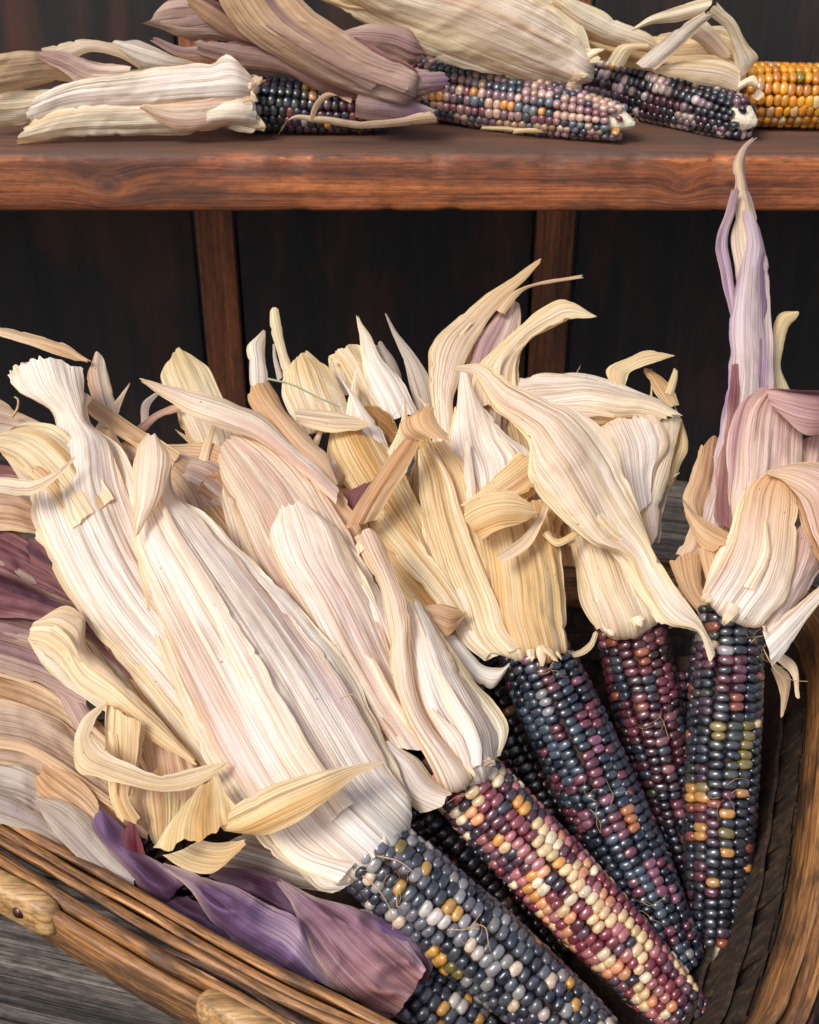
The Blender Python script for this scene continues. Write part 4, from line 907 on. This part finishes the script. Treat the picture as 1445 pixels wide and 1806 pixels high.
for st_, sty_, h_ in (
        ([(480, 1180, 560, 1150), (400, 1050, 500, 1010), (330, 930, 430, 890), (280, 850, 340, 820)], 'pink', .008),
        ([(250, 1060, 330, 1040), (190, 960, 270, 930), (140, 860, 220, 830)], 'cream', .016),
        ([(660, 1180, 760, 1150), (600, 1080, 700, 1030), (560, 980, 650, 930), (520, 900, 620, 850)], 'straw', .0),
        ([(760, 1180, 830, 1150), (700, 1090, 780, 1060), (640, 1000, 720, 960)], 'yellow', -.004)):
    leaf(X, sty_, st_, h=h_, k=.14)
for st_, sty_, h_ in (
        ([(840, 1120, 920, 1100), (790, 1000, 890, 980), (760, 900, 850, 880), (740, 820, 840, 800)], 'straw', -.004),
        ([(900, 900, 980, 890), (870, 800, 960, 790), (850, 720, 930, 700)], 'straw', -.012),
        ([(960, 1000, 1040, 1000), (940, 900, 1020, 890), (930, 800, 1010, 790), (930, 720, 990, 710)], 'tan', -.014),
        ([(1020, 960, 1130, 940), (1010, 870, 1110, 850), (1000, 780, 1090, 770)], 'cream', -.010)):
    leaf(Y, sty_, st_, h=h_, k=.14)
for st_, sty_, h_ in (
        ([(420, 1440, 500, 1420), (300, 1320, 380, 1290), (200, 1200, 280, 1160), (120, 1080, 200, 1050)], 'cream', .016),
        ([(330, 1480, 420, 1440), (260, 1420, 340, 1380), (210, 1330, 290, 1300)], 'tan', .012)):
    leaf(Nn_, sty_, st_, h=h_, k=.14, amp=1.4, crumple=.22)

# thin pointed leaves that thicken the tangle behind the front husks
rp = random.Random(21)
def tangle(ears, n, x0, x1, y0, y1, ang, hr, styles):
    for _ in range(n):
        x, y = rp.uniform(x0, x1), rp.uniform(y0, y1); a = math.radians(rp.gauss(ang, 24)); lg = rp.uniform(110, 240); w0 = rp.uniform(9, 26); h0 = rp.uniform(*hr)
        bend = rp.uniform(-.9, .9); st_ = []; m_ = 6
        for q in range(m_):
            f_ = q / (m_ - 1); wd_ = w0 * (0.6 + 0.6 * math.sin(math.pi * min(1, f_ * 1.1 + .12))) * (1 - f_ ** 3) + 1.0
            a_ = a + bend * f_; px_, py_ = -math.sin(a_), math.cos(a_); tw = math.cos(f_ * rp.uniform(.4, 1.6))
            st_.append((x - px_ * wd_ * tw, y - py_ * wd_ * tw, x + px_ * wd_ * tw, y + py_ * wd_ * tw, f_ * f_ * .012, f_ * f_ * .012 + wd_ * .00012 * rp.uniform(-1, 1)))
            x += math.cos(a_) * lg / (m_ - 1); y += math.sin(a_) * lg / (m_ - 1)
        leaf(rp.choice(ears), rp.choice(styles), st_, h=h0, k=rp.uniform(.08, .25), sub=True)
tangle((X, B), 12, 250, 560, 860, 960, -118, (-.012, .010), ('pink', 'tan', 'cream', 'white', 'orange'))
tangle((Y, Cc), 16, 560, 860, 820, 960, -100, (-.022, .006), ('straw', 'cream', 'yellow', 'white', 'straw'))
tangle((Y, D), 9, 880, 1150, 820, 930, -88, (-.026, -.006), ('cream', 'straw', 'white', 'yellow'))
tangle((E, Z), 6, 1240, 1420, 850, 980, -80, (-.008, .010), ('pink', 'orange', 'cream', 'rosy'))
tangle((K, X), 6, 40, 240, 880, 960, -125, (.0, .020), ('pink', 'tan', 'cream'))

# ================================================================== ears on the shelf
def sp(px, py, z): return tuple(atz(px, py, z))
S1 = corn_ear('ear_of_corn', 'dark ear on the shelf under a broad smooth cream husk', sp(425, 182, .3485), sp(680, 192, .346), 0.0172, 'night', 15, 0.0052, tip=.8)
r_ = dict(proj=rack)
leaf(S1, 'white', [(446, 172, 447, 138), (440, 180, 425, 112), (350, 182, 370, 111), (250, 192, 260, 121), (120, 202, 130, 142), (40, 228, 60, 168)], h=(.042, .045), k=(.25, .15), neck=True, **r_)
leaf(S1, 'cream', [(445, 226, 447, 178), (430, 223, 440, 172), (330, 237, 350, 172), (240, 240, 250, 178), (105, 242, 115, 192), (25, 257, 45, 214)], h=(.044, .052), k=(.2, .16), **r_)
leaf(S1, 'pink', [(446, 206, 446, 172), (370, 223, 390, 172), (300, 222, 310, 181), (250, 191, 255, 183)], h=(.050, .056), k=.18, **r_)
leaf(S1, 'tan', [(130, 144, 128, 128), (90, 148, 97, 94), (40, 158, 50, 88), (-30, 172, -30, 93)], h=(.03, .04), k=.2, **r_)
leaf(S1, 'tan', [(252, 124, 240, 109), (215, 103, 202, 79), (160, 92, 150, 69), (110, 110, 105, 77), (65, 94, 75, 84)], h=(.02, .03), k=.2, style2='cream', **r_)
leaf(S1, 'rosy', [(215, 140, 232, 118), (140, 147, 172, 109), (110, 127, 127, 94), (63, 101, 70, 87)], h=(.034, .04), k=.15, **r_)
leaf(S1, 'grey', [(350, 118, 352, 112), (300, 122, 312, 99), (250, 118, 247, 74), (188, 82, 200, 69)], h=.012, k=.2, style2='white', **r_)
leaf(S1, 'cream', [(85, 200, 95, 157), (40, 218, 40, 157), (-30, 224, -30, 158)], h=.03, k=.2, **r_)
leaf(S1, 'cream', [(445, 235, 450, 228), (420, 232, 425, 222), (400, 226, 405, 220)], h=.05, k=.2, **r_)
leaf(S1, 'cream', [(330, 170, 440, 160), (200, 180, 340, 120), (100, 190, 160, 130)], h=.028, k=.1, **r_)

S2 = corn_ear('ear_of_corn', 'dusty pink, grey and blue ear with bare pale tip, mauve husk, on the shelf', sp(722, 148, .3525), sp(1100, 216, .3435), 0.0195, 'mixed', 18, 0.0052, tip=.55, bare=.05)
leaf(S2, 'mauve', [(702, 184, 737, 128), (640, 169, 708, 113), (560, 139, 662, 94), (480, 96, 612, 58), (415, 50, 562, 24), (365, -40, 500, -40)], h=(.055, .05, .04), k=(.3, .16), amp=.8, style2='tan', neck=True, **r_)
leaf(S2, 'mauve', [(465, 90, 425, 40), (390, 70, 352, -4), (330, 70, 302, -2), (285, 53, 275, 20), (248, 42, 264, 33)], h=(.02, .03), k=.22, **r_)
leaf(S2, 'maroon', [(475, 85, 492, 90), (420, 72, 452, 58), (370, 42, 402, 14), (322, 2, 346, -12)], h=(.03, .035), k=.2, style2='tan', **r_)
leaf(S2, 'mauve', [(460, 103, 452, 72), (380, 108, 380, 75), (310, 97, 310, 79), (266, 71, 275, 64)], h=.028, k=.2, **r_)
leaf(S2, 'maroon', [(655, 184, 640, 158), (570, 163, 560, 128), (500, 128, 490, 92), (420, 120, 420, 78), (338, 96, 350, 68)], h=(.044, .03), k=.2, style2='mauve', **r_)
leaf(S2, 'mauve', [(608, 72, 604, 55), (650, 88, 655, 41), (690, 98, 702, 44), (735, 112, 737, 63), (746, 101, 746, 80)], h=.03, k=.22, **r_)
leaf(S2, 'mauve', [(725, 172, 725, 124), (760, 167, 755, 124), (793, 157, 787, 129)], h=.05, k=.25, style2='lilac', **r_)
leaf(S2, 'tan', [(487, 243, 490, 239), (510, 212, 516, 205), (560, 217, 560, 205), (630, 227, 640, 214), (700, 223, 700, 209), (772, 216, 762, 195)], h=.062, k=.2, style2='mauve', **r_)
leaf(S2, 'tan', [(545, 212, 553, 213), (556, 180, 566, 184), (572, 164, 578, 172), (620, 182, 622, 172)], h=.062, k=.2, **r_)
leaf(S2, 'mauve', [(625, 205, 632, 160), (690, 216, 690, 168), (740, 219, 740, 185), (773, 209, 769, 195)], h=.054, k=.2, style2='lilac', **r_)
leaf(S2, 'maroon', [(690, 190, 735, 120), (725, 190, 752, 118), (745, 180, 760, 125)], h=.046, k=.3, style2='mauve', **r_)
leaf(S2, 'plum', [(360, 0, 390, -15), (420, 30, 440, 10), (470, 60, 500, 50)], h=.022, k=.2, **r_)

S3 = corn_ear('ear_of_corn', 'dark blue and maroon ear with bare white tip, ample yellow husk, on the shelf', sp(1015, 118, .354), sp(1318, 212, .3435), 0.0205, 'berry', 18, 0.0052, tip=.58, bare=.05)
leaf(S3, 'cream', [(1003, 158, 1040, 92), (960, 149, 1026, 72), (880, 131, 992, 38), (790, 106, 942, -2), (720, 78, 872, -32), (640, 38, 782, -45), (550, -20, 700, -70)], h=(.024, .02, .02), k=(.3, .2), amp=1.0, neck=True, **r_)
leaf(S3, 'straw', [(640, 20, 700, -30), (600, 15, 640, -30), (530, -20, 560, -50)], h=.02, k=.2, **r_)
leaf(S3, 'cream', [(1020, 150, 1042, 100), (940, 150, 990, 110), (840, 128, 900, 80), (760, 100, 800, 60)], h=.012, k=.2, **r_)

S4 = corn_ear('ear_of_corn', 'golden yellow ear with a looping cream husk at the end of the shelf', sp(1305, 166, .3515), sp(1560, 172, .3505), 0.0205, 'gold', 16, 0.0052, tip=.8)
leaf(S4, 'cream', [(1150, 91, 1162, 79), (1120, 87, 1150, 64), (1060, 72, 1090, 34), (1000, 42, 1040, 9), (950, 0, 1000, -12)], h=.012, k=.2, **r_)
leaf(S4, 'straw', [(1312, 168, 1322, 98), (1290, 152, 1292, 68), (1180, 132, 1172, 68), (1080, 112, 1080, 58), (1000, 92, 1010, 38)], h=(.01, .0), k=.18, **r_)
leaf(S4, 'cream', [(1302, 168, 1307, 123), (1270, 157, 1287, 110), (1210, 142, 1232, 106), (1148, 126, 1160, 117)], h=.026, k=.2, **r_)
leaf(S4, 'white', [(1120, 112, 1156, 122), (1160, 75, 1196, 86), (1200, 44, 1231, 50), (1245, 18, 1263, 24)], h=(.03, .034), k=.15, **r_)
leaf(S4, 'cream', [(1116, 54, 1120, 47), (1150, 42, 1150, 26), (1195, 38, 1195, 10), (1245, 26, 1260, -8)], h=(.03, .03), k=.2, **r_)
leaf(S4, 'cream', [(1302, 137, 1327, 117), (1297, 115, 1339, 102), (1292, 80, 1319, 77), (1274, 46, 1291, 29), (1240, 22, 1263, 3)], h=(.024, .034), k=.2, **r_)
leaf(S4, 'cream', [(1298, 162, 1304, 144), (1325, 152, 1331, 134), (1347, 166, 1336, 150), (1336, 178, 1325, 170)], h=(.03, .034), k=.2, **r_)
leaf(S4, 'cream', [(1195, 60, 1240, 30), (1230, 75, 1270, 60), (1260, 100, 1300, 100)], h=.014, k=.15, **r_)
leaf(S4, 'yellow', [(1070, 110, 1100, 118), (1095, 80, 1120, 90), (1140, 75, 1150, 88)], h=.016, k=.2, **r_)

def neck_shreds(ear, style, L0, R0, dirpx, h, crown, n=6, proj=pile):
    rg = random.Random(int(L0[0] * 7 + R0[1]))
    for _ in range(n):
        f = rg.uniform(0.02, 0.98); bx, by = L0[0] + (R0[0] - L0[0]) * f, L0[1] + (R0[1] - L0[1]) * f
        hb_ = h + crown * (1 - (2 * f - 1) ** 2); wd_ = rg.uniform(5, 17); lg = rg.uniform(8, 30)
        tx, ty = (R0[0] - L0[0]), (R0[1] - L0[1]); tl = math.hypot(tx, ty); tx, ty = tx / tl, ty / tl
        dx, dy = dirpx; sl = rg.uniform(-.7, .7) + (f - .5) * .8; dx, dy = dx + tx * sl, dy + ty * sl; dl = math.hypot(dx, dy); dx, dy = dx / dl * lg, dy / dl * lg
        st_ = []
        for q in range(4):
            g = q / 3 * 1.3 - 0.3; w_ = wd_ * (1 - 0.75 * max(0, g)); cxp, cyp = bx + dx * g, by + dy * g
            lift_ = 0.004 * g * g * rg.uniform(-.5, 1.8)
            st_.append((cxp - tx * w_, cyp - ty * w_, cxp + tx * w_, cyp + ty * w_, lift_, lift_ + rg.uniform(-.002, .002)))
        leaf(ear, style, st_, h=hb_ - .001, k=.15, proj=proj, sub=True, name='husk_shred')
neck_shreds(A, 'white', (600, 1562), (718, 1418), (.76, .65), .046, .012, 4)
neck_shreds(B, 'white', (790, 1372), (876, 1336), (.7, .72), .036, .012, 3)
neck_shreds(Cc, 'cream', (862, 1164), (1000, 1140), (.42, .9), .018, .014, 5)
neck_shreds(D, 'cream', (1060, 1108), (1166, 1084), (.2, .98), .006, .012, 3)
neck_shreds(E, 'cream', (1240, 1052), (1343, 1100), (-.05, 1), .022, .010, 4)
neck_shreds(S1, 'cream', (446, 220), (446, 125), (1, .05), .044, .01, 5, rack)
neck_shreds(S3, 'cream', (1003, 157), (1040, 92), (.95, .3), .024, .012, 6, rack)

# ------------------------------------------------------------------ dry silk and shreds, part of the ears they cling to
rs = random.Random(5)
def silk_tuft(ear, px, py, n, h, spread=26, proj=pile, lift=.006):
    for _ in range(int(n * 1.7)):
        x, y = px + rs.uniform(-spread, spread), py + rs.uniform(-spread, spread) * .6
        a = rs.uniform(0, 6.28); q = []
        for i in range(4):
            q.append((x, y, rs.uniform(0, lift)))
            a += rs.uniform(-1.0, 1.0); x += math.cos(a) * spread * .45; y += math.sin(a) * spread * .45
        strand(ear, q, r=rs.uniform(.00008, .00018), h=h, proj=proj)
silk_tuft(A, 690, 1550, 5, .058)
silk_tuft(A, 850, 1650, 3, .052)
silk_tuft(B, 830, 1390, 4, .040)
silk_tuft(B, 1010, 1580, 3, .028)
silk_tuft(Cc, 960, 1180, 4, .024)
silk_tuft(Cc, 1070, 1420, 4, .016, 36)
silk_tuft(Cc, 1150, 1600, 3, .006, 40)
silk_tuft(D, 1150, 1300, 3, -.006, 36)
silk_tuft(E, 1330, 1140, 5, .016, 30)
silk_tuft(E, 1270, 1400, 3, .012, 30)
silk_tuft(Cc, 700, 760, 3, .02, 30)
silk_tuft(S2, 880, 150, 6, .012, 30, rack)
silk_tuft(S2, 1110, 215, 5, .045, 16, rack)
silk_tuft(S3, 1325, 205, 5, .045, 16, rack)
leaf(S2, 'straw', [(848, 228, 852, 222), (900, 232, 905, 224), (965, 238, 966, 235)], h=.036, k=.2, **r_)
leaf(S2, 'straw', [(905, 236, 908, 228), (930, 234, 935, 226), (985, 237, 985, 234)], h=.04, k=.2, **r_)
